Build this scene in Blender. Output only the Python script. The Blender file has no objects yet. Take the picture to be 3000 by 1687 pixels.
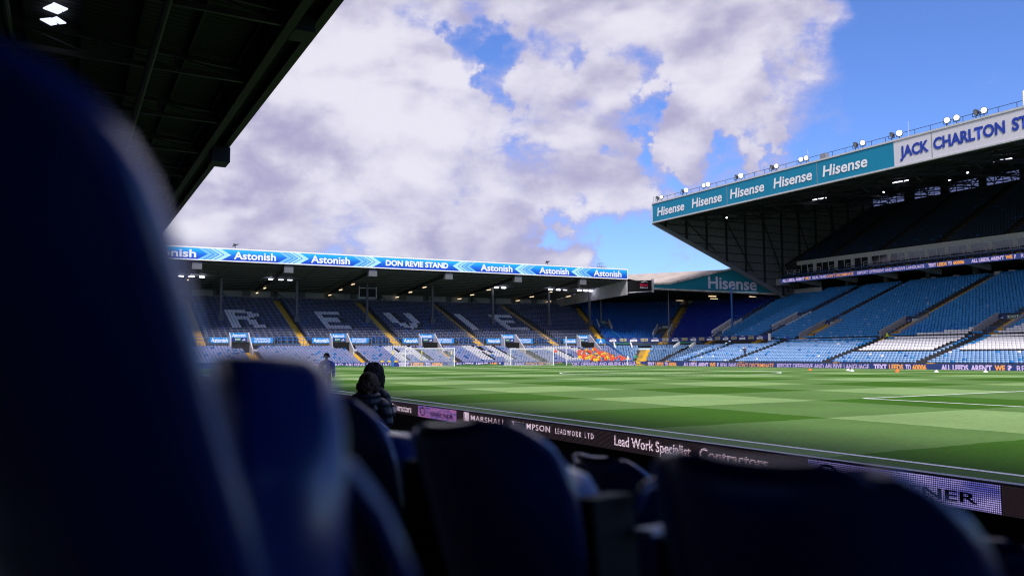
import bpy, bmesh, math, random
import numpy as np
from mathutils import Vector, Matrix
random.seed(7)
RNG = np.random.RandomState(11)
S = bpy.context.scene
COL = S.collection
rad = math.radians

# ------------------------------------------------------------------ camera
CAM = Vector((-11.1738, -3.8515, 1.6433))
YAW, PITCH, ROLL, FPX = 0.491643, 0.0794345, -0.0061686, 2434.04
F = Vector((math.sin(YAW)*math.cos(PITCH), math.cos(YAW)*math.cos(PITCH), math.sin(PITCH)))
R = Vector((math.cos(YAW), -math.sin(YAW), 0.0)); U = R.cross(F)
R, U = math.cos(ROLL)*R + math.sin(ROLL)*U, -math.sin(ROLL)*R + math.cos(ROLL)*U
cd = bpy.data.cameras.new('camera'); cam = bpy.data.objects.new('camera', cd); COL.objects.link(cam)
M = Matrix((R, U, -F)).transposed().to_4x4(); M.translation = CAM
cam.matrix_world = M
cd.sensor_width = 36.0; cd.lens = FPX/3000*36.0
cd.clip_start = 0.05; cd.clip_end = 4000
cd.dof.use_dof = True; cd.dof.focus_distance = 22.0; cd.dof.aperture_fstop = 2.1
S.camera = cam

# ------------------------------------------------------------------ sky and sun
SUN_EL, SUN_AZ = rad(49), rad(203)          # azimuth from north, clockwise
W = bpy.data.worlds.new('World'); S.world = W; W.use_nodes = True
nt = W.node_tree; nt.nodes.clear()
def N(t, x=None, **k):
    n = nt.nodes.new(t)
    for a, b in k.items(): setattr(n, a, b)
    return n
def L(a, b): nt.links.new(a, b)
def mth(op, a, b=None, c=None, clamp=False):
    n = N('ShaderNodeMath', operation=op, use_clamp=clamp)
    for i, v in enumerate((a, b, c)):
        if v is None: continue
        if isinstance(v, (int, float)): n.inputs[i].default_value = v
        else: L(v, n.inputs[i])
    return n.outputs[0]
def vdot(v, c):
    n = N('ShaderNodeVectorMath', operation='DOT_PRODUCT'); L(v, n.inputs[0]); n.inputs[1].default_value = c
    return n.outputs['Value']
def smooth(v, lo, hi, a=0.0, b=1.0):
    n = N('ShaderNodeMapRange', interpolation_type='SMOOTHSTEP'); L(v, n.inputs[0])
    n.inputs[1].default_value = lo; n.inputs[2].default_value = hi; n.inputs[3].default_value = a; n.inputs[4].default_value = b
    return n.outputs[0]
def rgbmix(f, a, b):
    n = N('ShaderNodeMix', data_type='RGBA')
    for i, v in ((0, f), (6, a), (7, b)):
        if isinstance(v, tuple): n.inputs[i].default_value = (*v, 1)
        elif isinstance(v, (int, float)): n.inputs[i].default_value = v
        else: L(v, n.inputs[i])
    return n.outputs[2]
tc = N('ShaderNodeTexCoord'); D = tc.outputs['Generated']
sep = N('ShaderNodeSeparateXYZ'); L(D, sep.inputs[0])
sc_ = N('ShaderNodeVectorMath', operation='MULTIPLY'); L(D, sc_.inputs[0]); sc_.inputs[1].default_value = (1.0, 1.0, 1.7)
PP = sc_.outputs[0]
def noise(vec, scale, detail=8, rough=0.55, off=(0, 0, 0), dist=0.0):
    m = N('ShaderNodeMapping'); L(vec, m.inputs[0]); m.inputs[1].default_value = off
    n = N('ShaderNodeTexNoise'); L(m.outputs[0], n.inputs['Vector'])
    n.inputs['Scale'].default_value = scale; n.inputs['Detail'].default_value = detail
    n.inputs['Roughness'].default_value = rough; n.inputs['Distortion'].default_value = dist
    return n.outputs['Fac']
wb_ = N('ShaderNodeTexNoise'); L(D, wb_.inputs['Vector']); wb_.inputs['Scale'].default_value = 11.0; wb_.inputs['Detail'].default_value = 5; wb_.inputs['Roughness'].default_value = .6
wb2 = N('ShaderNodeVectorMath', operation='MULTIPLY_ADD'); L(wb_.outputs['Color'], wb2.inputs[0]); wb2.inputs[1].default_value = (.26, .26, .16); wb2.inputs[2].default_value = (-.13, -.13, -.08)
wb3 = N('ShaderNodeVectorMath', operation='ADD'); L(D, wb3.inputs[0]); L(wb2.outputs[0], wb3.inputs[1])
wb4 = N('ShaderNodeVectorMath', operation='NORMALIZE'); L(wb3.outputs[0], wb4.inputs[0]); DW = wb4.outputs[0]
def blob(d, rin, rout):
    v = Vector(d).normalized()
    return smooth(vdot(DW, v), math.cos(rad(rout)), math.cos(rad(rin)))
sky = N('ShaderNodeTexSky', sky_type='NISHITA', sun_disc=False, sun_elevation=SUN_EL, sun_rotation=SUN_AZ, altitude=60)
sky.air_density = 1.0; sky.dust_density = 0.3; sky.ozone_density = 2.0
tint = N('ShaderNodeMix', data_type='RGBA', blend_type='MULTIPLY'); tint.inputs[0].default_value = 1.0
L(sky.outputs[0], tint.inputs[6]); tint.inputs[7].default_value = (0.46, 0.60, 0.98, 1)
# side of the cloud bank: positive to the clear side
e1, e2 = Vector((0.708, 0.598, 0.375)), Vector((0.64, 0.745, 0.185))
nb = e1.cross(e2).normalized()
if nb.dot(Vector((0.79, 0.554, 0.263))) < 0: nb = -nb
side = vdot(D, nb)
wn_ = N('ShaderNodeTexNoise'); L(PP, wn_.inputs['Vector']); wn_.inputs['Scale'].default_value = 5.0; wn_.inputs['Detail'].default_value = 4
wsub = N('ShaderNodeVectorMath', operation='SUBTRACT'); L(wn_.outputs['Color'], wsub.inputs[0]); wsub.inputs[1].default_value = (.5, .5, .5)
wsc = N('ShaderNodeVectorMath', operation='SCALE'); L(wsub.outputs[0], wsc.inputs[0]); wsc.inputs['Scale'].default_value = 0.26
wadd = N('ShaderNodeVectorMath', operation='ADD'); L(PP, wadd.inputs[0]); L(wsc.outputs[0], wadd.inputs[1]); PW = wadd.outputs[0]
def puff(scale, off):
    m = N('ShaderNodeMapping'); L(PW, m.inputs[0]); m.inputs[1].default_value = off
    v = N('ShaderNodeTexVoronoi', feature='F1'); L(m.outputs[0], v.inputs['Vector']); v.inputs['Scale'].default_value = scale
    v.inputs['Detail'].default_value = 1.5; v.inputs['Roughness'].default_value = .5; v.normalize = True
    return mth('SUBTRACT', 1.0, v.outputs['Distance'])
n_big = noise(PP, 3.3, 7, 0.55, (3.1, 1.7, 0.4), 0.15)
n_fine = noise(PP, 12.0, 7, 0.62, (1.2, 5.0, 2.0), 0.15)
pf0 = puff(6.5, (0, 0, 0)); pf1 = puff(6.5, (.012, .006, -.045))
cover = mth('ADD', mth('MULTIPLY', mth('SUBTRACT', n_big, 0.5), 2.0), mth('MULTIPLY', mth('SUBTRACT', n_fine, 0.5), 1.05))
cover = mth('ADD', cover, mth('MULTIPLY', mth('SUBTRACT', pf0, 0.62), 0.8))
cover = mth('SUBTRACT', cover, smooth(side, -0.16, 0.12, -0.50, 0.36))
def addto(c, s, k): return mth('ADD', c, mth('MULTIPLY', s, k))
cover = addto(cover, blob((0.407, 0.844, 0.349), 0.1, 2.6), -0.40)
cover = addto(cover, blob((0.425, 0.84, 0.338), 2, 8), -0.20)
cover = addto(cover, blob((0.448, 0.834, 0.321), 0.1, 2.6), -0.40)
cover = addto(cover, blob((0.487, 0.79, 0.373), 0.2, 3.2), -0.34)
cover = addto(cover, blob((0.530, 0.770, 0.355), 0.2, 3.2), -0.28)
cover = addto(cover, blob((0.585, 0.745, 0.320), 0.3, 3.4), -0.38)
cover = addto(cover, blob((0.590, 0.775, 0.222), 0.3, 3.4), -0.50)
cover = addto(cover, blob((0.545, 0.815, 0.155), 0.3, 3.4), -0.45)
cover = addto(cover, blob((0.600, 0.790, 0.125), 0.3, 4.0), -0.45)
cover = addto(cover, blob((0.640, 0.722, 0.268), 1.0, 4.8), 0.85)
cover = addto(cover, blob((0.612, 0.755, 0.235), 0.5, 2.6), 0.50)
cover = addto(cover, blob((0.565, 0.800, 0.185), 0.5, 3.6), 0.40)
cover = addto(cover, blob((0.655, 0.67, 0.37), 1.0, 6.0), 0.34)
mask = smooth(cover, -0.28, 0.48)
# cloud shading: relief towards the light plus broad grey bellies
h0 = noise(PP, 4.6, 6, 0.58, (0.0, 0.0, 5.0), 0.15)
h1 = noise(PP, 4.6, 6, 0.58, (0.018, 0.01, 4.945), 0.15)
rel = mth('MULTIPLY', mth('SUBTRACT', h0, h1), 3.0)
broad = noise(PP, 2.1, 2, 0.5, (7.3, 2.2, 1.0))
rel = mth('ADD', rel, mth('MULTIPLY', mth('SUBTRACT', pf0, pf1), 3.4))
shade = mth('ADD', rel, mth('MULTIPLY', mth('SUBTRACT', broad, 0.5), 1.5))
shade = mth('ADD', shade, mth('MULTIPLY', mth('SUBTRACT', n_fine, 0.5), 0.8))
shade = addto(shade, blob((0.231, 0.921, 0.325), 0.5, 7.0), 0.35)
shade = addto(shade, blob((0.22, 0.945, 0.255), 0.5, 6.0), -0.45)
shade = addto(shade, blob((0.636, 0.726, 0.265), 1.0, 6.0), 0.35)
shade = addto(shade, blob((0.34, 0.905, 0.235), 1.0, 9.0), 0.22)
shade = addto(shade, blob((0.56, 0.79, 0.20), 1.0, 7.0), 0.30)
sh = smooth(shade, -0.85, 0.80)
CL = 4.0
cloud = rgbmix(sh, (0.56*CL, 0.525*CL, 0.80*CL), (1.12*CL, 1.09*CL, 1.22*CL))
cloud = rgbmix(mth('MULTIPLY', smooth(mask, 0.45, 1.0), 1.0), (0.56*CL, 0.60*CL, 1.06*CL), cloud)
skyc = rgbmix(mth('MULTIPLY', smooth(mask, 0.0, 0.8), 0.97), tint.outputs[2], cloud)
below = smooth(sep.outputs[2], -0.05, 0.0)
skyc = rgbmix(below, (0.5, 0.52, 0.55), skyc)
bg = N('ShaderNodeBackground'); L(skyc, bg.inputs[0]); bg.inputs[1].default_value = 0.10
wo = N('ShaderNodeOutputWorld'); L(bg.outputs[0], wo.inputs[0])
sd = bpy.data.lights.new('sun', 'SUN'); sd.energy = 3.0; sd.angle = rad(14); sd.color = (1.0, 0.955, 0.90)
sun = bpy.data.objects.new('sun', sd); COL.objects.link(sun)
sv = Vector((math.sin(SUN_AZ)*math.cos(SUN_EL), math.cos(SUN_AZ)*math.cos(SUN_EL), math.sin(SUN_EL)))
sun.rotation_euler = sv.to_track_quat('Z', 'Y').to_euler(); sun.location = (0, 0, 60)
S.view_settings.view_transform = 'Standard'; S.view_settings.look = 'None'
S.view_settings.exposure = 0.90; S.view_settings.gamma = 1.0; S.view_settings.use_curve_mapping = False
S.render.engine = 'CYCLES'
S.cycles.use_denoising = True; S.cycles.filter_width = 1.15; S.cycles.max_bounces = 5; S.cycles.diffuse_bounces = 4; S.cycles.glossy_bounces = 2
S.cycles.transparent_max_bounces = 8; S.cycles.sample_clamp_indirect = 4.0; S.cycles.blur_glossy = 0.5

# ------------------------------------------------------------------ materials
MATS = {}
def mat(name, col, rough=0.6, metal=0.0, var=0.12, nscale=3.0, bump=0.0, bscale=20.0, emit=None, estr=0.0, coords='Object', spec=0.5):
    if name in MATS: return MATS[name]
    m = bpy.data.materials.new(name); m.use_nodes = True; t = m.node_tree
    b = t.nodes['Principled BSDF']; b.inputs['Roughness'].default_value = rough; b.inputs['Metallic'].default_value = metal
    b.inputs['Specular IOR Level'].default_value = spec
    tcn = t.nodes.new('ShaderNodeTexCoord')
    n = t.nodes.new('ShaderNodeTexNoise'); n.inputs['Scale'].default_value = nscale; n.inputs['Detail'].default_value = 4
    t.links.new(tcn.outputs[coords], n.inputs['Vector'])
    mr = t.nodes.new('ShaderNodeMapRange'); mr.inputs[1].default_value = 0.3; mr.inputs[2].default_value = 0.7
    mr.inputs[3].default_value = 1-var; mr.inputs[4].default_value = 1+var; t.links.new(n.outputs['Fac'], mr.inputs[0])
    mx = t.nodes.new('ShaderNodeVectorMath'); mx.operation = 'SCALE'; mx.inputs[0].default_value = col
    t.links.new(mr.outputs[0], mx.inputs['Scale']); t.links.new(mx.outputs[0], b.inputs['Base Color'])
    if bump > 0:
        n2 = t.nodes.new('ShaderNodeTexNoise'); n2.inputs['Scale'].default_value = bscale; t.links.new(tcn.outputs[coords], n2.inputs['Vector'])
        bp = t.nodes.new('ShaderNodeBump'); bp.inputs['Strength'].default_value = bump; bp.inputs['Distance'].default_value = 0.02
        t.links.new(n2.outputs['Fac'], bp.inputs['Height']); t.links.new(bp.outputs[0], b.inputs['Normal'])
    if emit:
        b.inputs['Emission Color'].default_value = (*emit, 1); b.inputs['Emission Strength'].default_value = estr
    MATS[name] = m
    return m
def corrugated(name, col, axis, period, rough=0.6, depth=0.03, spec=0.3):
    m = mat(name, col, rough, var=0.15, nscale=0.4, spec=spec); t = m.node_tree; b = t.nodes['Principled BSDF']
    tcn = t.nodes.new('ShaderNodeTexCoord'); w = t.nodes.new('ShaderNodeTexWave'); w.bands_direction = axis
    w.inputs['Scale'].default_value = 0.314/period; w.inputs['Distortion'].default_value = 0
    t.links.new(tcn.outputs['Object'], w.inputs['Vector'])
    bp = t.nodes.new('ShaderNodeBump'); bp.inputs['Strength'].default_value = 1.0; bp.inputs['Distance'].default_value = depth
    t.links.new(w.outputs['Fac'], bp.inputs['Height']); t.links.new(bp.outputs[0], b.inputs['Normal'])
    return m
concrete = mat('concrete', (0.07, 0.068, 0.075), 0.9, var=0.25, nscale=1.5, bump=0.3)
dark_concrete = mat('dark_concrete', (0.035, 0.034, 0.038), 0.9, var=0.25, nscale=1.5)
dark_steel = mat('dark_steel', (0.035, 0.037, 0.042), 0.5, spec=0.3)
black_steel = mat('black_steel', (0.008, 0.008, 0.009), 0.6, spec=0.2)
grey_steel = mat('grey_steel', (0.22, 0.23, 0.26), 0.5)
pale_steel = mat('pale_steel', (0.50, 0.49, 0.55), 0.5)
col_steel = mat('column_steel', (0.10, 0.10, 0.12), 0.6)
rail_steel = mat('rail_steel', (0.30, 0.30, 0.36), 0.5)
white_paint = mat('white_paint', (0.78, 0.77, 0.80), 0.45, var=0.05)
lav_paint = mat('lavender_grey_paint', (0.40, 0.39, 0.46), .6)
blue_paint = mat('blue_paint', (0.02, 0.13, 0.42), 0.4)
teal_paint = mat('teal_paint', (0.012, 0.11, 0.20), 0.5, var=0.06)
yellow_paint = mat('yellow_paint', (0.55, 0.33, 0.02), 0.8, var=0.3, nscale=6)
wall_grey = mat('wall_grey', (0.12, 0.125, 0.14), 0.8)
render_wall = mat('render_wall', (0.42, 0.40, 0.42), 0.85, var=0.12, nscale=1.0)
roof_top = corrugated('roof_sheet', (0.36, 0.31, 0.29), 'X', 0.35, 0.8, 0.03)
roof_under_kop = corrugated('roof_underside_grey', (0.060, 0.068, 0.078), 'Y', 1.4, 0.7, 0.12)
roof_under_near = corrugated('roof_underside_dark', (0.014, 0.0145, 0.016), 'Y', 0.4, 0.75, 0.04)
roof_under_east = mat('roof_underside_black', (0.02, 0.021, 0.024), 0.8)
clad_east = corrugated('end_wall_cladding', (0.17, 0.17, 0.185), 'X', 0.5, 0.7, 0.05)
clad_side = corrugated('side_cladding', (0.40, 0.40, 0.43), 'Y', 0.4, 0.6, 0.04)
teal_sign = mat('teal_sign', (0.006, 0.20, 0.36), 0.55, var=0.05, nscale=0.3, spec=0.25)
white_sign = mat('white_sign', (0.60, 0.58, 0.68), 0.5, var=0.03, spec=0.25)
letter_white = mat('letter_white', (0.78, 0.77, 0.86), 0.5, var=0.02, spec=0.25)
letter_lavender = mat('letter_lavender', (0.62, 0.61, 0.82), 0.6, var=0.02)
letter_blue = mat('letter_blue', (0.003, 0.035, 0.36), 0.5, var=0.03)
teal_gable = mat('teal_gable', (0.006, 0.20, 0.29), 0.6, var=0.06, nscale=0.5, spec=0.25)
navy_sign = mat('navy_sign', (0.008, 0.022, 0.17), 0.5, var=0.05)
glass_dark = mat('window_glass', (0.02, 0.022, 0.03), 0.08, var=0.02, spec=0.9)
glass_pale = mat('pale_window_glass', (0.42, 0.42, 0.54), 0.25, var=0.1, nscale=0.8)  # pale sky reflection of the box windows put into the base colour
led_navy = mat('led_navy', (0.008, 0.010, 0.03), 0.4, var=0.03, emit=(0.016, 0.030, 0.125), estr=0.75)
led_pink = mat('led_pink', (0.2, 0.16, 0.25), 0.5, emit=(0.50, 0.38, 0.62), estr=0.62)
led_orange = mat('led_orange', (0.2, 0.1, 0.03), 0.5, emit=(0.72, 0.28, 0.05), estr=0.62)
green_sign = mat('green_sign', (0.01, 0.12, 0.07), 0.5)
lamp_warm = mat('lamp_warm', (0.5, 0.4, 0.3), 0.5, emit=(1.0, 0.72, 0.42), estr=1.1)
lamp_cool = mat('lamp_cool', (0.6, 0.6, 0.7), 0.5, emit=(0.85, 0.85, 1.0), estr=7.0)
lamp_flood = mat('lamp_flood', (0.7, 0.7, 0.7), 0.5, emit=(1.0, 0.98, 0.95), estr=5.0)
lamp_lens = mat('lamp_lens', (0.7, 0.7, 0.75), 0.3, emit=(0.95, 0.97, 1.0), estr=0.55)
lamp_off = mat('lamp_unlit', (0.30, 0.31, 0.34), 0.3)

# palette of seat plastics
def plastic(n, c, var=0.12): return mat('seat_'+n, c, 0.42, var=var, nscale=1.3, coords='Object')
P_PALE, P_SKY, P_MID, P_DEEP, P_ROYAL, P_NAVY, P_WHITE, P_BLACK, P_LAV, P_SLATE = range(10)
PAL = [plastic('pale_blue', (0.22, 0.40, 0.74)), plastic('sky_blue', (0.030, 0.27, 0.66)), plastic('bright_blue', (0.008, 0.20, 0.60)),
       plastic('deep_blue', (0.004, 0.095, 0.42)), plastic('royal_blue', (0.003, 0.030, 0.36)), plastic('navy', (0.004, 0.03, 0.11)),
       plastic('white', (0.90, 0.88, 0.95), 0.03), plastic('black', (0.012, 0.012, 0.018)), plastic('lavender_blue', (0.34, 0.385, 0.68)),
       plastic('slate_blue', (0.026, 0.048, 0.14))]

# ------------------------------------------------------------------ helpers
class MB:
    def __init__(s): s.v = []; s.f = []; s.m = []
    def quad(s, a, b, c, d, mi=0):
        i = len(s.v); s.v += [tuple(a), tuple(b), tuple(c), tuple(d)]; s.f.append((i, i+1, i+2, i+3)); s.m.append(mi)
    def poly(s, pts, mi=0):
        i = len(s.v); s.v += [tuple(p) for p in pts]; s.f.append(tuple(range(i, i+len(pts)))); s.m.append(mi)
    def box(s, x0, x1, y0, y1, z0, z1, mi=0):
        i = len(s.v); s.v += [(x, y, z) for z in (z0, z1) for x, y in ((x0, y0), (x1, y0), (x1, y1), (x0, y1))]
        for q in ((0, 3, 2, 1), (4, 5, 6, 7), (0, 1, 5, 4), (1, 2, 6, 5), (2, 3, 7, 6), (3, 0, 4, 7)):
            s.f.append(tuple(i+k for k in q)); s.m.append(mi)
    def bar(s, a, b, w, h=None, mi=0):
        a = Vector(a); b = Vector(b); d = (b-a).normalized(); h = h or w
        up = Vector((0, 0, 1)) if abs(d.z) < 0.95 else Vector((1, 0, 0))
        x = d.cross(up).normalized(); y = x.cross(d)
        i = len(s.v)
        for p in (a, b):
            for u_, v_ in ((-1, -1), (1, -1), (1, 1), (-1, 1)): s.v.append(tuple(p + x*u_*w/2 + y*v_*h/2))
        for q in ((0, 3, 2, 1), (4, 5, 6, 7), (0, 1, 5, 4), (1, 2, 6, 5), (2, 3, 7, 6), (3, 0, 4, 7)):
            s.f.append(tuple(i+k for k in q)); s.m.append(mi)
    def tube(s, pts, r, n=8, mi=0, cap=True):
        pts = [Vector(p) for p in pts]; rs = r if isinstance(r, (list, tuple)) else [r]*len(pts)
        base = len(s.v); px = None
        for k, p in enumerate(pts):
            d = (pts[min(k+1, len(pts)-1)]-pts[max(k-1, 0)]).normalized()
            if px is None:
                up = Vector((0, 0, 1)) if abs(d.z) < 0.9 else Vector((1, 0, 0)); px = d.cross(up).normalized()
            else: px = (px - d*px.dot(d)).normalized()
            py = d.cross(px)
            for j in range(n):
                a = 2*math.pi*j/n; s.v.append(tuple(p + (px*math.cos(a)+py*math.sin(a))*rs[k]))
        for k in range(len(pts)-1):
            for j in range(n):
                s.f.append((base+k*n+j, base+k*n+(j+1) % n, base+(k+1)*n+(j+1) % n, base+(k+1)*n+j)); s.m.append(mi)
        if cap:
            s.f.append(tuple(base+j for j in range(n))[::-1]); s.m.append(mi)
            s.f.append(tuple(base+(len(pts)-1)*n+j for j in range(n))); s.m.append(mi)
    def slab(s, pts, thick, mi=0):
        """polygon given by its lower corners, thickened by the vector thick"""
        t = Vector(thick); lo = [Vector(p) for p in pts]; hi = [p+t for p in lo]; n = len(pts)
        s.poly(lo[::-1], mi); s.poly(hi, mi)
        for i in range(n): s.quad(lo[i], lo[(i+1) % n], hi[(i+1) % n], hi[i], mi)
    def mesh(s, name, mats, smooth=False):
        me = bpy.data.meshes.new(name); me.from_pydata(s.v, [], s.f)
        for m_ in (mats if isinstance(mats, (list, tuple)) else [mats]): me.materials.append(m_)
        if any(s.m): me.polygons.foreach_set('material_index', s.m)
        if smooth: me.polygons.foreach_set('use_smooth', [True]*len(me.polygons))
        me.update(); return me
    def build(s, name, mats, parent=None, smooth=False, **tags):
        return link(name, s.mesh(name, mats, smooth), parent, **tags)
def link(name, me, parent=None, **tags):
    o = bpy.data.objects.new(name, me); COL.objects.link(o)
    if parent: o.parent = parent
    for k, v in tags.items(): o[k] = v
    return o
def empty(name, label, cat, loc=(0, 0, 0), rz=0, group=None):
    o = bpy.data.objects.new(name, None); COL.objects.link(o); o.location = loc; o.rotation_euler = (0, 0, rz)
    o['label'] = label; o['category'] = cat; o.empty_display_size = 0.2
    if group: o['group'] = group
    return o
def local(o):                                    # parts written in world coordinates under an Empty that is not at the origin
    for c in o.children: c.matrix_parent_inverse = o.matrix_basis.inverted()
def gz(x): return -0.0125*max(0.0, x-46.0)        # camber of the pitch

CAPH = []
def text_mesh(body, bold=0.0, shear=0.0, spacing=1.0):
    cu = bpy.data.curves.new('text', 'FONT'); cu.body = body; cu.offset = bold; cu.shear = shear; cu.space_character = spacing
    cu.resolution_u = 3
    o = bpy.data.objects.new('text', cu); COL.objects.link(o)
    bpy.context.view_layer.update()
    me = bpy.data.meshes.new_from_object(o.evaluated_get(bpy.context.evaluated_depsgraph_get()))
    bpy.data.objects.remove(o); bpy.data.curves.remove(cu)
    return me
def lettering(body, p0, p1, z0, z1, material, parent, off=0.02, bold=0.02, shear=0.0, spacing=1.0, slant=0.0, name='lettering'):
    """flat letters between plan points p0 -> p1 (left to right as read), between heights z0 and z1, proud of the panel by off"""
    me = text_mesh(body, bold, shear, spacing)
    if not CAPH:
        h_ = text_mesh('H'); q = np.empty(len(h_.vertices)*3); h_.vertices.foreach_get('co', q); CAPH.append(q.reshape(-1, 3)[:, 1].max())
    n = len(me.vertices); co = np.empty(n*3); me.vertices.foreach_get('co', co); co = co.reshape(-1, 3)
    mn, mx = co.min(0), co.max(0); mn[1], mx[1] = 0.0, CAPH[0]
    a = np.array([*p0, 0.0]); b = np.array([*p1, 0.0]); d = b-a; Ln = np.linalg.norm(d); d /= Ln
    nrm = np.array([d[1], -d[0], 0.0])           # towards the reader
    u_ = (co[:, 0]-mn[0])/(mx[0]-mn[0]); v_ = (co[:, 1]-mn[1])/(mx[1]-mn[1])
    out = a + u_[:, None]*Ln*d + nrm*off; out[:, 2] = z0 + v_*(z1-z0) + slant*u_
    me.vertices.foreach_set('co', out.ravel()); me.materials.clear(); me.materials.append(material); me.update()
    me.name = name
    return link(name, me, parent)

# ------------------------------------------------------------------ ground
def sheet(name, xs, ys, zf, m, **tags):
    v = [(x, y, zf(x, y)) for y in ys for x in xs]; nx = len(xs)
    f = [(j*nx+i, j*nx+i+1, (j+1)*nx+i+1, (j+1)*nx+i) for j in range(len(ys)-1) for i in range(nx-1)]
    me = bpy.data.meshes.new(name); me.from_pydata(v, [], f); me.materials.append(m); me.update()
    return link(name, me, None, **tags)
asphalt = mat('asphalt', (0.05, 0.05, 0.052), 0.95, var=0.2)
sheet('ground', [-1500, 0, 1500], [-1500, 0, 1500], lambda x, y: -0.72, asphalt, kind='structure')

def grass_mat(name, striped):
    m = bpy.data.materials.new(name); m.use_nodes = True; t = m.node_tree; b = t.nodes['Principled BSDF']
    def n_(ty, **k):
        q = t.nodes.new(ty)
        for a, c in k.items(): setattr(q, a, c)
        return q
    def ma(op, a, c=None):
        q = n_('ShaderNodeMath', operation=op)
        for i, v in enumerate((a, c)):
            if v is None: continue
            if isinstance(v, (int, float)): q.inputs[i].default_value = v
            else: t.links.new(v, q.inputs[i])
        return q.outputs[0]
    def mixc(f, a, c):
        q = n_('ShaderNodeMix', data_type='RGBA')
        for i, v in ((0, f), (6, a), (7, c)):
            if isinstance(v, tuple): q.inputs[i].default_value = (*v, 1)
            elif isinstance(v, float): q.inputs[i].default_value = v
            else: t.links.new(v, q.inputs[i])
        return q.outputs[2]
    tcn = n_('ShaderNodeTexCoord'); P = tcn.outputs['Object']
    sp = n_('ShaderNodeSeparateXYZ'); t.links.new(P, sp.inputs[0])
    wn = n_('ShaderNodeTexNoise'); wn.inputs['Scale'].default_value = 1.3; t.links.new(P, wn.inputs['Vector'])
    wob = ma('MULTIPLY', ma('SUBTRACT', wn.outputs['Fac'], 0.5), 0.22)
    def stripes(c, w):
        fl = ma('FLOOR', ma('DIVIDE', ma('ADD', c, wob), w)); return ma('ABSOLUTE', ma('MODULO', fl, 2.0))
    sx = stripes(ma('ADD', sp.outputs[0], 0.0), 5.78); sy = stripes(sp.outputs[1], 5.5)
    dark, lite = (0.034, 0.104, 0.003), (0.175, 0.280, 0.100)
    mid = (0.086, 0.168, 0.042)
    both = ma('ADD', sx, sy)
    c = mixc(ma('MINIMUM', both, 1.0), dark, mid); c = mixc(ma('MAXIMUM', ma('SUBTRACT', both, 1.0), 0.0), c, lite)
    if not striped: c = mixc(0.0, (0.030, 0.085, 0.03), (0, 0, 0))
    n1 = n_('ShaderNodeTexNoise'); n1.inputs['Scale'].default_value = 26; n1.inputs['Detail'].default_value = 6; n1.inputs['Roughness'].default_value = 0.7
    t.links.new(P, n1.inputs['Vector'])
    n2 = n_('ShaderNodeTexNoise'); n2.inputs['Scale'].default_value = 0.35; n2.inputs['Detail'].default_value = 5; t.links.new(P, n2.inputs['Vector'])
    n4 = n_('ShaderNodeTexNoise'); n4.inputs['Scale'].default_value = 5.0; n4.inputs['Detail'].default_value = 5; n4.inputs['Roughness'].default_value = 0.65; t.links.new(P, n4.inputs['Vector'])
    k = ma('ADD', -0.18, ma('ADD', ma('ADD', ma('MULTIPLY', n1.outputs['Fac'], 1.25), ma('MULTIPLY', n4.outputs['Fac'], 0.60)), ma('MULTIPLY', n2.outputs['Fac'], 0.52)))
    sc = n_('ShaderNodeVectorMath', operation='SCALE'); t.links.new(c, sc.inputs[0]); t.links.new(k, sc.inputs['Scale'])
    t.links.new(sc.outputs[0], b.inputs['Base Color'])
    b.inputs['Roughness'].default_value = 0.85; b.inputs['Specular IOR Level'].default_value = 0.12
    bp = n_('ShaderNodeBump'); bp.inputs['Strength'].default_value = 0.5; bp.inputs['Distance'].default_value = 0.03
    n3 = n_('ShaderNodeTexNoise'); n3.inputs['Scale'].default_value = 45; n3.inputs['Detail'].default_value = 3; t.links.new(P, n3.inputs['Vector'])
    t.links.new(n3.outputs['Fac'], bp.inputs['Height']); t.links.new(bp.outputs[0], b.inputs['Normal'])
    return m
g_striped, g_plain = grass_mat('mown_grass', True), grass_mat('verge_grass', False)
XS = [-1.6, 0, 20, 46, 58, 70.6]
sheet('pitch', XS, [-1.5, 30, 60, 90, 107.2], lambda x, y: gz(x), g_striped, kind='structure')
turf = MB()
turf.box(-2.05, -1.602, -8, 110, -0.7, -0.03); turf.box(70.602, 74.2, -8, 109.0, -0.7, -0.34); turf.box(-1.6, 70.6, 107.202, 109.2, -0.7, -0.31)
turf.box(-1.6, 70.6, -8, -1.502, -0.7, -0.03)
turf.build('grass_verge', g_plain, kind='structure')
paint = mat('line_paint', (0.86, 0.87, 0.88), 0.9, var=0.12, nscale=9)
ml = MB()
def line(x0, y0, x1, y1, w=0.13):
    n = max(1, int(abs(x1-x0)/3)); horiz = abs(y1-y0) < 1e-6
    for i in range(n):
        a, b_ = x0+(x1-x0)*i/n, x0+(x1-x0)*(i+1)/n
        if horiz: ml.quad((a, y0-w/2, gz(a)+.006), (b_, y0-w/2, gz(b_)+.006), (b_, y0+w/2, gz(b_)+.006), (a, y0+w/2, gz(a)+.006))
        else: ml.quad((x0-w/2, y0, gz(x0)+.006), (x0+w/2, y0, gz(x0)+.006), (x0+w/2, y1, gz(x0)+.006), (x0-w/2, y1, gz(x0)+.006)); break
def arc(cx, cy, r, a0, a1, n=64, w=0.14):
    for i in range(n):
        t0, t1 = a0+(a1-a0)*i/n, a0+(a1-a0)*(i+1)/n; q = []
        for t_, rr in ((t0, r-w/2), (t0, r+w/2), (t1, r+w/2), (t1, r-w/2)):
            x, y = cx+rr*math.cos(t_), cy+rr*math.sin(t_); q.append((x, y, gz(x)+.009))
        ml.quad(*q[::-1])
line(0, 0.06, 0, 104.94); line(68, 0.06, 68, 104.94); line(0, 0, 68, 0); line(0, 105, 68, 105); line(0.06, 52.5, 67.94, 52.5)
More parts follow.
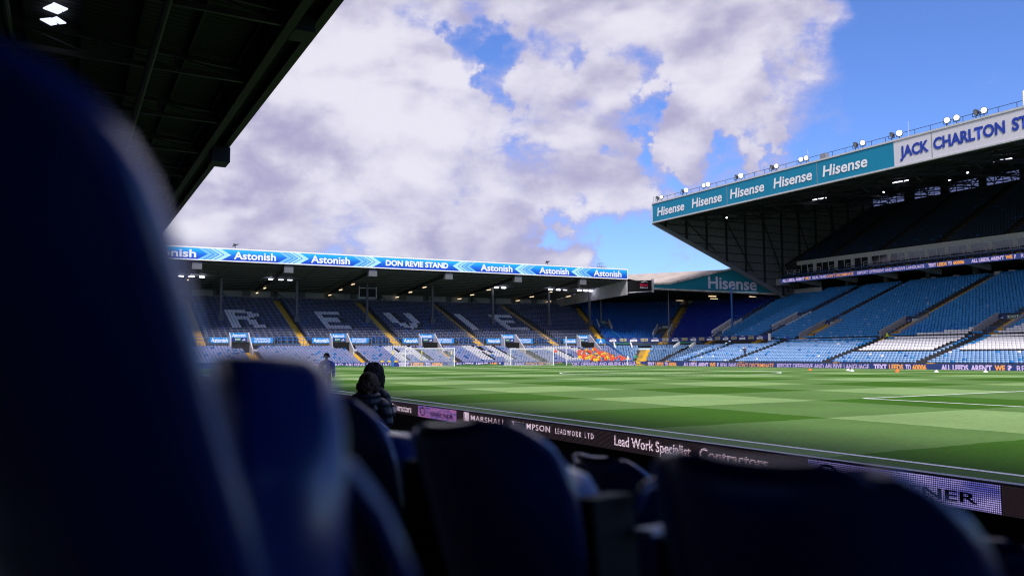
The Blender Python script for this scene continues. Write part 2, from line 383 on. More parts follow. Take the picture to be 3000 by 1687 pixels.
for y0, sg in ((0, 1), (105, -1)):
    for hw, dp in ((20.16, 16.5), (9.16, 5.5)):
        ya, yb = sorted((y0+sg*.06, y0+sg*(dp-.06)))
        line(34-hw, ya, 34-hw, yb); line(34+hw, ya, 34+hw, yb); line(34-hw, y0+sg*dp, 34+hw, y0+sg*dp)
arc(34, 52.5, 9.15, 0, 2*math.pi, 96)
al = math.acos(5.5/9.15); arc(34, 11, 9.15, math.pi/2-al, math.pi/2+al, 24); arc(34, 94, 9.15, -math.pi/2-al, -math.pi/2+al, 24)
ml.build('pitch_markings', paint, kind='structure')

# ------------------------------------------------------------------ the bowl: one row profile carried round north end, corner and east side
CX, CY, R0, PN = 68.0, 103.3, 7.3, 3.0
def prof(d):
    if d < 10.6: return -.30+0.27*d
    if d < 11.6: return 2.80
    return 3.18+0.375*(d-11.6)
def bowl_pt(sec, s, d):
    if sec == 'k': return (s, CY+R0+d)
    if sec == 'e': return (CX+R0+d, s)
    c, q = abs(math.cos(s)), abs(math.sin(s)); r = (R0+d)/((c**PN+q**PN)**(1/PN))
    return (CX+r*math.cos(s), CY+r*math.sin(s))
KX0 = -16.0; EY0 = 30.0
def path(sec):
    if sec == 'k': return [('k', KX0), ('k', CX)]
    if sec == 'e': return [('e', CY), ('e', EY0)]
    return [('c', math.pi/2*(1-i/20)) for i in range(21)]
LOW = [0.40+0.76*i for i in range(13)]
UPK = [12.15+0.76*i for i in range(27)]; UPE = [12.15+0.76*i for i in range(33)]; UPX = [10.28, 11.04]+[11.80+0.76*i for i in range(34)]
def terrace(sec, rows, name, parent, m=concrete):
    mb = MB(); pp = path(sec)
    for i, d in enumerate(rows):
        z = prof(d); zp = prof(rows[i-1]) if i else z-0.35
        for a, b_ in zip(pp, pp[1:]):
            p0, p1 = bowl_pt(*a, d-.38), bowl_pt(*b_, d-.38); q0, q1 = bowl_pt(*a, d+.38), bowl_pt(*b_, d+.38)
            mb.quad((*p0, zp), (*p1, zp), (*p1, z), (*p0, z)); mb.quad((*p0, z), (*p1, z), (*q1, z), (*q0, z))
    return mb.build(name, m, parent)
kop = empty('north_stand', 'covered north stand with blue and white fascia banner above seats spelling REVIE', 'stand', (40, 110.6, 0))
corner = empty('corner_stand', 'corner stand under a teal gable between the north stand and the tall east stand', 'stand', (75, 110, 0))
east = empty('east_stand', 'huge two tier east stand with floodlights along its teal and white roof fascia', 'stand', (75.3, 60, 0))
PAR = {'k': kop, 'c': corner, 'e': east}
for sec, up in (('k', UPK), ('c', UPE[:31]), ('e', UPX)):
    if sec == 'e': terrace(sec, LOW+UPX, 'lower_terrace', east)
    else: terrace(sec, LOW, 'lower_terrace', PAR[sec]); terrace(sec, up, 'upper_terrace', PAR[sec])
    mb = MB(); fw = MB(); pp = path(sec)         # cross walkway and front wall
    for a, b_ in zip(pp, pp[1:]):
        p0, p1 = bowl_pt(*a, LOW[-1]+.38), bowl_pt(*b_, LOW[-1]+.38); q0, q1 = bowl_pt(*a, UPK[0]-.38), bowl_pt(*b_, UPK[0]-.38)
        mb.quad((*p0, 2.60), (*p1, 2.60), (*q1, 2.60), (*q0, 2.60)); mb.quad((*q0, 2.60), (*q1, 2.60), (*q1, 3.18), (*q0, 3.18))
        p0, p1 = bowl_pt(*a, 0.015), bowl_pt(*b_, 0.015); fw.quad((*p0, -.72), (*p1, -.72), (*p1, -.1), (*p0, -.1))
    if sec != 'e': mb.build('walkway', concrete, PAR[sec])
    fw.build('front_wall', concrete, PAR[sec])

# aisles: (section, coordinate, d0, d1, half width)
AISLES = [('k', x, 0, 10.5, .62) for x in (-2.7, 12.0, 26.8, 41.3, 56.0)] + [('k', x, 11.7, 33, .62) for x in (-8.5, 5.8, 20.7, 35.4, 50.2, 65.0)]
AISLES += [('c', rad(47), 0, 10.5, .9), ('c', rad(39.5), 11.7, 36, .8), ('c', rad(12.5), 11.7, 37, .55), ('c', rad(19), 0, 10.5, .45), ('c', rad(69.8), 11.7, 36, .62)]
AISLES += [('e', y, 0, 11.5, .45) for y in (100.0, 89.5, 72.2, 58.7, 44.2)] + [('e', y, 11.5, 37, .6) for y in (96.0, 87.3, 72.0, 57.6, 43.0)]
def along(sec, s, d):
    """arc coordinate in metres of a bowl coordinate at offset d"""
    return s if sec != 'c' else None
def near_aisle(sec, s, d, x, y):
    for a in AISLES:
        if a[0] != sec or not (a[2] <= d <= a[3]): continue
        if sec == 'c':
            px, py = bowl_pt('c', a[1], d)
            if math.hypot(px-x, py-y) < a[4]+.22: return True
        elif abs(s-a[1]) < a[4]+.2: return True
    return False
for a in AISLES:
    mb = MB(); rows = [d for d in (LOW+(UPX if a[0] == 'e' else UPE)) if a[2] <= d <= min(a[3], 33 if a[0] != 'e' else 37)]
    zp = None
    for d in rows:
        z = prof(d); zp = z-.2 if zp is None else zp
        up_ = .10 if a[0] == 'e' and a[2] > 11 else 0.0
        for da, db, zb, zt in ((d-.64, d-.395, zp-.15, (zp+z)/2+.01+up_), (d-.40, d+.16, zp-.15, z+.014+up_)):
            p = [Vector(bowl_pt(a[0], a[1], da)), Vector(bowl_pt(a[0], a[1], db))]; ax = (p[1]-p[0]).normalized(); t = Vector((-ax.y, ax.x))*a[4]
            c4 = [p[0]+t, p[0]-t, p[1]-t, p[1]+t]
            mb.slab([(q.x, q.y, zb) for q in c4], (0, 0, zt-zb))
        zp = z
    mb.build('stairway', yellow_paint, PAR[a[0]])

# vomitories: (section, coordinate, half width, d0, d1)
VOMS = [('e', 96.4, 1.5, 17.3, 23.2, 1), ('e', 86.4, 1.6, 12.8, 18.6, 0), ('e', 72.0, 1.6, 12.8, 18.4, 0), ('e', 58.2, 1.9, 12.8, 18.0, 0), ('e', 43.4, 1.8, 12.8, 18.0, 0),
        ('c', rad(42), 1.4, 15.3, 20.0, 1), ('c', rad(14.3), 1.1, 15.5, 21.5, 1), ('c', rad(64.0), 1.2, 19.3, 23.0, 1)]
def in_vom(sec, s, d, x, y):
    for v in VOMS:
        if v[0] != sec or not (v[3]-.6 <= d <= v[4]+.3): continue
        if sec == 'c':
            px, py = bowl_pt('c', v[1], d)
            if math.hypot(px-x, py-y) < v[2]+.15: return True
        elif abs(s-v[1]) < v[2]+.15: return True
    return False

# ------------------------------------------------------------------ seats
def seat_template(lod):
    """tip-up seat seen from the pitch: shell whose back and folded pan face +y; y = 0 at the back, z = 0 at the tread"""
    rings = [(.565, .0, .03, .18), (.625, .03, .155, .215), (.79, .03, .14, .225), (.845, .0, .03, .165)] if lod else [(.595, .0, .03, .18), (.66, .03, .16, .22), (.845, .0, .05, .175)]
    v = []; f = []
    for z, yb, yf, w in rings:
        v += [(-w, yb, z), (-w*.98, (yb+yf)/2, z), (-w*.62, yf, z), (w*.62, yf, z), (w*.98, (yb+yf)/2, z), (w, yb, z)]
    for k in range(len(rings)-1):
        for j in range(6): f.append((k*6+j, k*6+(j+1) % 6, (k+1)*6+(j+1) % 6, (k+1)*6+j))
    n = len(v)-6; f.append((n, n+5, n+4, n+1)); f.append((n+1, n+4, n+3, n+2)); f.append((0, 1, 4, 5)); f.append((1, 2, 3, 4))
    f = [tuple(reversed(q)) for q in f]
    return np.array(v), np.array(f)
SEAT_HI, SEAT_LO = seat_template(True), seat_template(False)
def seats_mesh(name, items, tpl):
    tv, tf = tpl; n = len(items); a = np.array([(x, y, z, nx, ny, p) for x, y, z, nx, ny, p in items], float)
    jx = RNG.normal(0, .012, n); tilt = RNG.normal(0, .012, n)
    rx, ry = a[:, 4], -a[:, 3]                   # right of the sitter
    V = np.empty((n, len(tv), 3))
    yy = tv[None, :, 1] + tilt[:, None]*(tv[None, :, 2]-.4)
    V[:, :, 0] = a[:, 0, None] + tv[None, :, 0]*rx[:, None] + yy*a[:, 3, None] + jx[:, None]*rx[:, None]
    V[:, :, 1] = a[:, 1, None] + tv[None, :, 0]*ry[:, None] + yy*a[:, 4, None] + jx[:, None]*ry[:, None]
    V[:, :, 2] = a[:, 2, None] + tv[None, :, 2]
    Fc = (tf[None] + (np.arange(n)*len(tv))[:, None, None]).reshape(-1, 4)
    me = bpy.data.meshes.new(name); me.vertices.add(n*len(tv)); me.vertices.foreach_set('co', V.ravel())
    me.loops.add(Fc.size); me.loops.foreach_set('vertex_index', Fc.ravel().astype(np.int32))
    me.polygons.add(len(Fc)); me.polygons.foreach_set('loop_start', np.arange(0, Fc.size, 4, dtype=np.int32))
    me.polygons.foreach_set('loop_total', np.full(len(Fc), 4, dtype=np.int32))
    me.polygons.foreach_set('material_index', np.repeat(a[:, 5].astype(np.int32), len(tf)))
    for m_ in PAL: me.materials.append(m_)
    me.update(calc_edges=True); return me

GL = {'R': ["1111100", "1111110", "1100011", "1100011", "1111110", "1111100", "1100110", "1100110", "1100011", "1100011"],
      'E': ["1111111", "1111111", "1100000", "1100000", "1111110", "1111110", "1100000", "1100000", "1111111", "1111111"],
      'V': ["1100011", "1100011", "1100011", "1100011", "1100011", "1100011", "0110110", "0110110", "0011100", "0001000"],
      'I': ["11"]*10,
      'A': ["0111110", "1111111", "1100011", "1100011", "1111111", "1111111", "1100011", "1100011", "1100011", "1100011"],
      'N': ["1100011", "1110011", "1110011", "1111011", "1101011", "1101111", "1100111", "1100111", "1100011", "1100011"],
      'D': ["1111110", "1111111", "1100011", "1100011", "1100011", "1100011", "1100011", "1100011", "1111111", "1111110"]}
PLACE = [('R', 10.9, 15.9, 17.3, 25.4), ('E', 25.3, 29.6, 17.3, 25.2), ('V', 37.9, 42.9, 17.3, 25.2), ('I', 51.2, 52.6, 17.3, 25.4), ('E', 58.6, 62.9, 17.3, 25.4),
         ('A', 32.2, 37.0, 1.7, 9.6), ('N', 45.8, 51.4, 1.7, 9.6), ('D', 60.6, 67.4, 0.9, 9.2)]
def glyph(x, d):
    for g, x0, x1, d0, d1 in PLACE:
        if x0-.5 <= x <= x1+1.1 and d0 <= d <= d1:
            G = GL[g]; r = int((d1-d)/(d1-d0)*len(G)); r = min(len(G)-1, max(0, r)); w = len(G[0])
            c = (x-x0)/(x1-x0)*w
            def on(cc): return 0 <= cc < w and G[r][int(cc)] == '1'
            if on(c): return 'w'
            if on(c-0.62*w/(x1-x0)*1.0): return 'b'
    return None
def east_block(y, d):
    """white letter blocks on the east side lower tier"""
    if 59.9 < y < 72.9 and 4.3 < d < 14:
        top = 10.4+(72.9-y)/13*3.2
        if 5.1 < d < top and y > (60.9 if d < 9 else 60.2): return 'w'
        if d <= 5.1 and y < 72.3: return 'b'
        if y <= 60.9 and d < 12.9: return 'b'
    if 44.0 < y < 57.6:
        top = 10.0+(57.6-y)*1.5; left = 57.5-(d-5)*.12
        if 5.1 < d < min(top, 17) and y < left: return 'w'
        if 4.3 < d <= 5.1 and y < 57.0: return 'b'
    return None
bulk = {'k': [], 'ku': [], 'c': [], 'e': [], 'eu': []}
white_front = []
def rnd(): return random.random()
for sec, rows in (('k', LOW+UPK), ('c', LOW+UPE[:31]), ('e', LOW+UPX)):
    for d in rows:
        z = prof(d); low = d < 11
        if sec == 'k': cs = [KX0+.4+.47*i for i in range(int((CX-KX0)/.47))]
        elif sec == 'e': cs = [CY-.1-.47*i for i in range(int((CY-EY0)/.47))]
        else:
            th = [math.pi/2*(1-i/400) for i in range(401)]; pts = [bowl_pt('c', t, d) for t in th]; acc = .2; cs = []; run = 0
            for i in range(400):
                run += math.hypot(pts[i+1][0]-pts[i][0], pts[i+1][1]-pts[i][1])
                if run >= acc: cs.append(th[i]); acc += .47
        for s in cs:
            x, y = bowl_pt(sec, s, d)
            if near_aisle(sec, s, d, x, y) or in_vom(sec, s, d, x, y): continue
            if sec == 'k':
                nx, ny = 0, -1
                if low and any(abs(x-c) < .8 for c in (-2.7+1, 12.4, 27.2, 41.8, 56.6, 71.6)) and d > 8.3: continue
                g = glyph(x, d)
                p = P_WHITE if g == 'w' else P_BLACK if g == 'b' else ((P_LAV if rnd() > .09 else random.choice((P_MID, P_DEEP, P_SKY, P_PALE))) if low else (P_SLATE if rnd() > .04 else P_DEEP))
            elif sec == 'e':
                if y > 92.2 and 9.9 < d < 12: continue
                nx, ny = -1, 0; g = east_block(y, d)
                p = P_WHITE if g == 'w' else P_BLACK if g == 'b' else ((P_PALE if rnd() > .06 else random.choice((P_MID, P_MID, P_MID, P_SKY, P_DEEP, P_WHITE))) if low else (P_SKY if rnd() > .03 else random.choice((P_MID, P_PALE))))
                if g is None and 7.5 < d < 15 and 57 < y < 74: p = P_SKY if rnd() > .45 else P_MID
                elif g is None and 10 < d < 12: p = P_SKY if rnd() > .35 else P_PALE
            else:
                e_ = .01; xa, ya = bowl_pt('c', s, d+.5); xb, yb = bowl_pt('c', s+e_, d); tx, ty = xb-x, yb-y; l_ = math.hypot(tx, ty); nx, ny = -ty/l_, tx/l_
                if (xa-x)*nx+(ya-y)*ny > 0: nx, ny = -nx, -ny
                if low and s > rad(66): p = P_LAV if rnd() > .09 else random.choice((P_MID, P_DEEP, P_SKY, P_PALE))
                elif low: p = P_PALE if rnd() > .06 else random.choice((P_MID, P_DEEP, P_SKY))
                elif s > rad(70): p = P_SLATE
                elif s > rad(39.5): p = P_DEEP if rnd() > .04 else P_ROYAL
                elif s > rad(12.5): p = P_ROYAL if rnd() > .03 else P_DEEP
                else: p = P_SKY if rnd() > .04 else P_MID
            it = (x-.02*nx, y-.02*ny, z, nx, ny, p)
            if sec == 'e' and p == P_WHITE and (east_block(y, d) == 'w'): white_front.append(it)
            elif sec == 'k': bulk['k' if low else 'ku'].append(it)
            else: bulk[sec].append(it)
white_front.sort(key=lambda i: (i[0]-CAM.x)**2+(i[1]-CAM.y)**2)
bulk['e'] += white_front[300:]
one = MB(); one.v = [tuple(v) for v in SEAT_HI[0]]; one.f = [tuple(int(k) for k in f) for f in SEAT_HI[1]]; one.m = [0]*len(one.f)
one_me = one.mesh('seat', PAL[P_WHITE])
east_inv = east.matrix_basis.inverted()
for x, y, z, nx, ny, p in white_front[:300]:
    o = link('seat', one_me, east); o.matrix_parent_inverse = east_inv
    o.location = (x, y, z); o.rotation_euler = (rnd()*.03-.015, 0, math.pi/2+rnd()*.03-.015)
for key, nm, tp in (('k', 'lower_seat_rows', SEAT_LO), ('ku', 'upper_seat_rows', SEAT_LO), ('c', 'seat_rows', SEAT_LO), ('e', 'lower_seat_rows', SEAT_HI)):
    link(nm, seats_mesh(nm, bulk[key], tp), PAR[key[0]], kind='stuff')

# safe-standing rails of the upper north stand
mb = MB(); ks = [x for x in np.arange(KX0+.3, CX+8, .94)]
for d in UPK:
    y = CY+R0+d-.12; z = prof(d); 
    stops = sorted([KX0, 78.0]+[a[1]+o_ for a in AISLES if a[0] == 'k' and a[2] > 11 for o_ in (-a[4], a[4])])
    stops[-1] = 73.6+(d-11.9)*.36
    for i in range(0, len(stops)-1, 2): mb.bar((stops[i], y, z+.98), (stops[i+1], y, z+.98), .028)
    for x in ks:
        if x < CX and not near_aisle('k', x, d, x, y) and glyph(x, d) is None: mb.box(x-.014, x+.014, y-.014, y+.014, z, z+1.0)
mb.build('safety_rails', rail_steel, kop, kind='stuff')

# ------------------------------------------------------------------ north stand structure
YF, ZB, ZT = 118.7, 15.03, 16.84
def kroof(y): return 15.0-.085*(y-YF)
KR = 78.2
mb = MB(); yb = 144.0
mb.slab([(KX0, YF+.15, kroof(YF)), (KX0, yb, kroof(yb)), (KR-.25, yb, kroof(yb)), (KR-.25, YF+.15, kroof(YF))][::-1], (0, 0, .12))
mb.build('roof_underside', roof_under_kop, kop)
mb = MB(); mb.slab([(KX0, YF+.3, ZT-.2), (KR-.2, YF+.3, ZT-.2), (KR-.2, yb, 14.6), (KX0, yb, 14.6)], (0, 0, .08)); mb.build('roof', roof_top, kop)
# gradient fascia
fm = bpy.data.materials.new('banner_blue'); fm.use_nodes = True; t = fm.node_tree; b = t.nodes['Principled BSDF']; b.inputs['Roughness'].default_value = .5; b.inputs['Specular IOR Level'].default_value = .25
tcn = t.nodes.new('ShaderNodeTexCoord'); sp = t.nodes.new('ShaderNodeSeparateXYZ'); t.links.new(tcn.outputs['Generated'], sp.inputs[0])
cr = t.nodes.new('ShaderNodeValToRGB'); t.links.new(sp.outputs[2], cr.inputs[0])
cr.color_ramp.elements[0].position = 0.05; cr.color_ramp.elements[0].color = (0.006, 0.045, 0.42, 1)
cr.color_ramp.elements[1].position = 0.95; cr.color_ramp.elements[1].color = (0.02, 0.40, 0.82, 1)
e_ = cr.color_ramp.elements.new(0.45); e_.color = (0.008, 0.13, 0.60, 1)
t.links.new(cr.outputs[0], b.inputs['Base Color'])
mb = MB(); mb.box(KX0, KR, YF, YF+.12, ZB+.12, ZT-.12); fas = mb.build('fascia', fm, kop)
mb = MB(); mb.box(KX0, KR, YF-.03, YF+.2, ZT-.118, ZT+.08); mb.box(KX0, KR, YF-.03, YF+.2, ZB-.02, ZB+.118); mb.box(KR, KR+.12, YF-.03, YF+.2, ZB-.02, ZT+.08)
mb.build('fascia_trim', white_paint, kop)
mb = MB()
for i in range(300): mb.box(KX0+.3*i+.1, KX0+.3*i+.16, YF-.05, YF+.1, ZT+.082, ZT+.13)
mb.build('roof_edge_clips', dark_steel, kop, kind='stuff')
arrow_l = mat('arrow_light', (0.16, 0.45, 0.85), .5, var=.02); arrow_p = mat('arrow_pale', (0.36, 0.66, 0.92), .5, var=.02)
zl, zh = ZB+.12, ZT-.12; zc = (zl+zh)/2
def ast(x0, x1): lettering('Astonish', (x0, YF), (x1, YF), ZB+.38, ZT-.40, letter_white, kop, .03, .022)
for x0, x1 in ((-3.2, 4.4), (9.49, 15.38), (20.53, 26.47), (48.61, 54.55), (59.79, 65.71), (70.92, 76.91)): ast(x0, x1)
lettering('DON REVIE STAND', (32.2, YF), (42.78, YF), ZB+.5, ZT-.52, letter_white, kop, .03, .04)
def chev(x0, x1, right):
    w = x1-x0; mb = MB()
    for k, (a, th, mi) in enumerate(((0.0, .16, 0), (.20, .12, 0), (.36, .10, 1), (.50, .20, 1))):
        tip = .42
        f = lambda q: x0+w*q if right else x1-w*q
        pts_t = [(f(a), zh), (f(a+th), zh), (f(min(1, a+th+tip-.12)), zc), (f(a+tip-.12), zc)]
        pts_b = [(f(a), zl), (f(a+th), zl), (f(min(1, a+th+tip-.12)), zc), (f(a+tip-.12), zc)]
        for pts in (pts_t, pts_b): mb.poly([(p, YF-.02-.004*k, q) for p, q in pts], mi)
    mb.build('arrow_motif', [arrow_l, arrow_p], kop)
for x0, x1 in ((4.58, 9.11), (15.67, 20.22), (26.85, 31.48)): chev(x0, x1, True)
for x0, x1 in ((43.56, 47.92), (54.94, 59.25), (66.2, 70.63)): chev(x0, x1, False)
# columns, rafters, purlins
for x in (-13.9, -2.0, 9.76, 21.48, 33.29, 45.17, 57.02, 68.88, 78.1):
    mb = MB(); mb.box(x-.17, x+.17, 130.83, 131.17, 7.2, kroof(131)-.3); mb.box(x-.4, x+.4, 130.6, 131.4, 7.0, 7.9); mb.build('column', col_steel, kop)
for x in (-8.2, 4.6, 17.36, 30.27, 43.08, 55.85, 68.89):
    mb = MB(); mb.bar((x, YF+.4, kroof(YF)-.35), (x, 143, kroof(143)-.2), .22, .45); mb.build('rafter', dark_steel, kop)
    mb = MB(); mb.box(x-.65, x+.65, YF+.3, YF+1.2, ZB-1.25, ZB-.25); mb.box(x-.5, x+.5, YF+.4, YF+1.0, ZB-.25, ZB-.03); mb.build('speaker_box', col_steel, kop)
mb = MB()
for y in np.arange(120.5, 143, 1.6): mb.bar((KX0, y, kroof(y)-.1), (KR-.3, y, kroof(y)-.1), .1, .16)
for x in np.arange(-10, 76, 6.4): mb.bar((x, YF+.5, kroof(YF)-.22), (x, 142, kroof(142)-.18), .07, .1)
mb.build('purlins', wall_grey, kop, kind='stuff')
mb = MB(); mb.box(KX0, 84, 143.6, 143.9, 10.5, 13.0); mb.build('back_wall', wall_grey, kop)
bl = corrugated('light_panel', (0.30, 0.31, 0.34), 'X', 0.3, .6, .02)
for i in range(19):
    x = -12+i*4.75; mb = MB(); mb.box(x, x+3.4, 143.45, 143.597, 11.75, 12.75); mb.build('wall_panel', bl, kop)
    if i % 2: 
        mb = MB(); mb.bar((x-1.0, 143.3, 12.9), (x+1.2, 143.3, 11.6), .12); mb.bar((x-.6, 143.3, 13), (x-.6, 143.3, 11.4), .18); mb.build('wall_brace', dark_steel, kop)
mb = MB(); mb.bar((KX0, 143.2, 11.85-.15), (80, 143.2, 11.7), .12); mb.build('handrail', grey_steel, kop)
# side cladding at the east end of the roof
mb = MB(); mb.slab([(KR, YF+.2, 12.25), (KR, 131, 11.8), (KR, 143.8, 11.3), (KR, 143.8, 12.9), (KR, YF+.2, ZB-.03)], (.15, 0, 0)); mb.build('side_cladding', clad_side, kop)
# lamps
tubes = [(17.1, 142.3), (17.3, 137), (30.3, 130.3), (29.8, 142.3), (30, 136.3), (42.6, 142.5), (42.9, 136.5), (43.3, 130.8), (55.3, 142.4), (55.6, 137.3), (56.0, 131.1), (68.2, 142.5), (68.5, 137.3), (69.0, 131.2), (75.5, 142.6), (75.8, 135.5), (4.6, 131.5)]
for x, y in tubes:
    mb = MB(); mb.bar((x+.3, y-.75, kroof(y)-.62), (x+.3, y+.75, kroof(y)-.62), .13, .09); mb.build('tube_light', lamp_warm, kop)
dim_cool = mat('lamp_dim', (0.6, 0.6, 0.7), 0.5, emit=(0.8, 0.8, 1.0), estr=1.5)
for x, e_ in ((3.7, 1), (5.2, 1), (6.7, 1), (17.1, 1), (18.6, 0), (20.0, 0), (57.1, 1), (58.6, 1), (68.5, 1), (70.2, 1), (71.7, 0), (75.0, 1), (76.3, 1), (77.5, 1)):
    mb = MB(); y = 129.6; mb.box(x-.36, x+.36, y-.12, y+.2, kroof(y)-.48, kroof(y)-.34); mb.build('flood_lamp', lamp_cool if e_ else dim_cool, kop)
for x, y in ((9.65, 118.75), (61.5, 118.75)):
    mb = MB(); mb.tube([(x, YF+.1, ZT), (x, YF+.1, ZT+.5)], .05); mb.bar((x-.4, YF+.1, ZT+.35), (x+.45, YF+.1, ZT+.75), .12); mb.box(x-.25, x+.1, YF, YF+.3, ZT+.5, ZT+.75); mb.build('roof_camera', dark_steel, kop)
mb = MB()
for i in range(3): mb.tube([(71.9+i*.42, YF+.1, ZT), (71.9+i*.42, YF+.1, ZT+.85), (72.1+i*.42, YF+.1, ZT+.95), (72.2+i*.42, YF+.1, ZT+.8)], .035, 6)
mb.bar((71.7, YF+.1, ZT+.2), (73.5, YF+.1, ZT+.2), .05); mb.build('cable_loops', dark_steel, kop)
# hanging screen frame
mb = MB(); 
for a, b_ in (((31.9, 131, 13.2), (31.9, 131, 11.2)), ((34.9, 131, 13.2), (34.9, 131, 11.2)), ((31.9, 131, 11.2), (34.9, 131, 11.2)), ((31.9, 131, 12.9), (34.9, 131, 12.9))): mb.bar(a, b_, .1)
mb.build('hanging_frame', pale_steel, kop)
mb = MB(); mb.box(32.05, 34.75, 131.05, 131.3, 11.5, 12.7); mb.build('screen', black_steel, kop)
# gangway boards, each vomitory of the north stand
sign_astonish = mat('gangway_blue', (0.012, 0.22, 0.60), .5, var=.18, nscale=1.6)
ys = 121.32
for k, hx in enumerate((-3.9, 10.8, 25.5, 40.0, 54.9, 70.0)):
    mb = MB(); mb.box(hx-4.0, hx-1.26, ys-.1, ys, 3.5, 4.3); mb.build('banner_board', sign_astonish, kop)
    lettering('Astonish', (hx-3.8, ys-.1), (hx-1.5, ys-.1), 3.62, 4.2, letter_white, kop, .02, .02)
    mb = MB(); mb.box(hx-1.2, hx+1.15, ys-.3, ys-.15, 3.72, 4.95); mb.build('entrance_sign', sign_astonish, kop)
    lettering('Astonish', (hx-.95, ys-.3), (hx+.9, ys-.3), 4.38, 4.85, letter_white, kop, .02, .02)
    mb = MB(); mb.box(hx-1.15, hx+1.1, ys-.34, ys-.304, 3.76, 4.28); mb.build('sign_strip', navy_sign, kop)
    mb = MB(); mb.box(hx-.6, hx+.3, ys-.37, ys-.344, 3.8, 4.24); mb.build('exit_sign', green_sign, kop)
    lettering('EXIT', (hx-.5, ys-.37), (hx+.2, ys-.37), 3.92, 4.14, letter_white, kop, .015, .01)
    mb = MB()
    for j in range(3): mb.poly([(hx+.48+j*.16, ys-.36, 3.84), (hx+.58+j*.16, ys-.36, 3.84), (hx+.50+j*.16, ys-.36, 3.95+.09*j), (hx+.42+j*.16, ys-.36, 3.98+.09*j)])
    mb.build('emblem', letter_white, kop)
    mb = MB(); mb.slab([(hx+1.2, 117.4, 1.2), (hx+1.2, 121.4, 2.6), (hx+1.2, 121.4, 5.0), (hx+1.2, 120.7, 5.0), (hx+1.2, 117.9, 2.9), (hx+1.2, 117.4, 2.6)], (.16, 0, 0)); mb.build('side_wall', lav_paint, kop)
    mb = MB(); mb.slab([(hx-1.38, 119.6, 2.0), (hx-1.38, 121.0, 2.6), (hx-1.38, 121.0, 5.0), (hx-1.38, 119.9, 4.2)], (.14, 0, 0)); mb.build('side_wall', lav_paint, kop)
    mb = MB(); mb.box(hx-1.2, hx+1.15, 119.2, 121.1, 2.0, 3.6); mb.build('opening', black_steel, kop)  # solid black box paints the dark inside the gangway
    if k < 5:
        mb = MB(); mb.box(hx+1.62, hx+4.9, ys-.1, ys, 3.5, 4.3); mb.build('banner_board', sign_astonish, kop)
        mb = MB(); mb.box(hx+1.4, hx+1.6, ys-.12, ys, 3.5, 4.3); mb.build('board_end', white_paint, kop)
        lettering('THE PINNACLE', (hx+2.2, ys-.1), (hx+4.5, ys-.1), 3.95, 4.2, letter_white, kop, .02, .02)
        lettering('OF CLEANING', (hx+2.2, ys-.1), (hx+4.5, ys-.1), 3.6, 3.85, letter_white, kop, .02, .02)
    mb = MB()
    rx = [hx-9.2+i*.55 for i in range(9)]
    for x in rx: mb.tube([(x, 120.9, 2.60), (x, 120.9, 4.35)], .035, 5)
    for z in (3.4, 3.9, 4.35): mb.tube([(rx[0], 120.9, z), (rx[-1], 120.9, z)], .035, 5)
    mb.tube([(rx[0], 120.9, 4.35), (rx[0]-1.6, 120.9, 3.2)], .035, 5); mb.tube([(rx[-1], 120.9, 4.35), (rx[-1]+1.6, 120.9, 3.2)], .035, 5)
    mb.build('guard_rail', blue_paint, kop)
mb = MB(); mb.box(73.0, 74.9, ys-.1, ys, 3.4, 4.3); mb.build('banner_board', sign_astonish, kop)
lettering('A', (73.5, ys-.1), (74.3, ys-.1), 3.5, 4.2, letter_white, kop, .02, .03)
# screen wall between the north stand and the corner
mb = MB(); mb.slab([(78.4, 121.5, 2.8), (81.5, 133, 7.0), (83.5, 143, 10.8), (83.5, 143, 11.9), (81.5, 133, 8.2), (78.4, 121.5, 4.6)], (.12, 0, 0)); mb.build('divider', blue_paint, kop)
mb = MB(); mb.slab([(72.6, 111.5, -.2), (74.9, 121.0, 2.6), (74.9, 121.0, 3.9), (72.6, 111.5, .9)], (.12, 0, 0)); mb.build('divider', blue_paint, kop)
local(kop)
for c in kop.children:
    c.matrix_parent_inverse = kop.matrix_basis.inverted()

# ------------------------------------------------------------------ corner stand
A = Vector((84.8, 119.8, 13.6)); B = Vector((107.6, 110.64, 12.6))
def onAB(t, z): p = A.lerp(B, t); return Vector((p.x, p.y, z))
def tx(x): return (x-A.x)/(B.x-A.x)
dirAB = (Vector((B.x, B.y, 0))-Vector((A.x, A.y, 0))).normalized(); nAB = Vector((dirAB.y, -dirAB.x, 0))
elbow, apex = onAB(tx(87.7), 14.44), onAB(tx(99.3), 17.35)
fp = [onAB(0, 13.75), onAB(1, 12.85), onAB(1, 13.0), apex, elbow, onAB(0, 14.4)]
mb = MB(); mb.slab(fp, -nAB*.25); mb.build('gable', teal_gable, corner)
H0 = onAB(tx(94.7), 0); H1 = onAB(tx(103.45), 0)
lettering('Hisense', (H0.x, H0.y), (H1.x, H1.y), 13.75, 15.95, letter_lavender, corner, .06, .02, slant=-.4, name='lettering')
trim_dirty = mat('weathered_trim', (0.45, 0.42, 0.40), .8, var=.45, nscale=1.2)
mb = MB()
q = nAB*.1
for a, b_ in ((onAB(0, 13.62), onAB(1, 12.60)), (onAB(0, 14.5), elbow+Vector((0, 0, .12))), (elbow+Vector((0, 0, .12)), apex+Vector((0, 0, .15))), (apex+Vector((0, 0, .15)), onAB(1, 13.1)), (onAB(0, 13.5), onAB(0, 14.6))):
    mb.bar(a+q, b_+q, .3, .3)
mb.build('gable_trim', trim_dirty, corner)
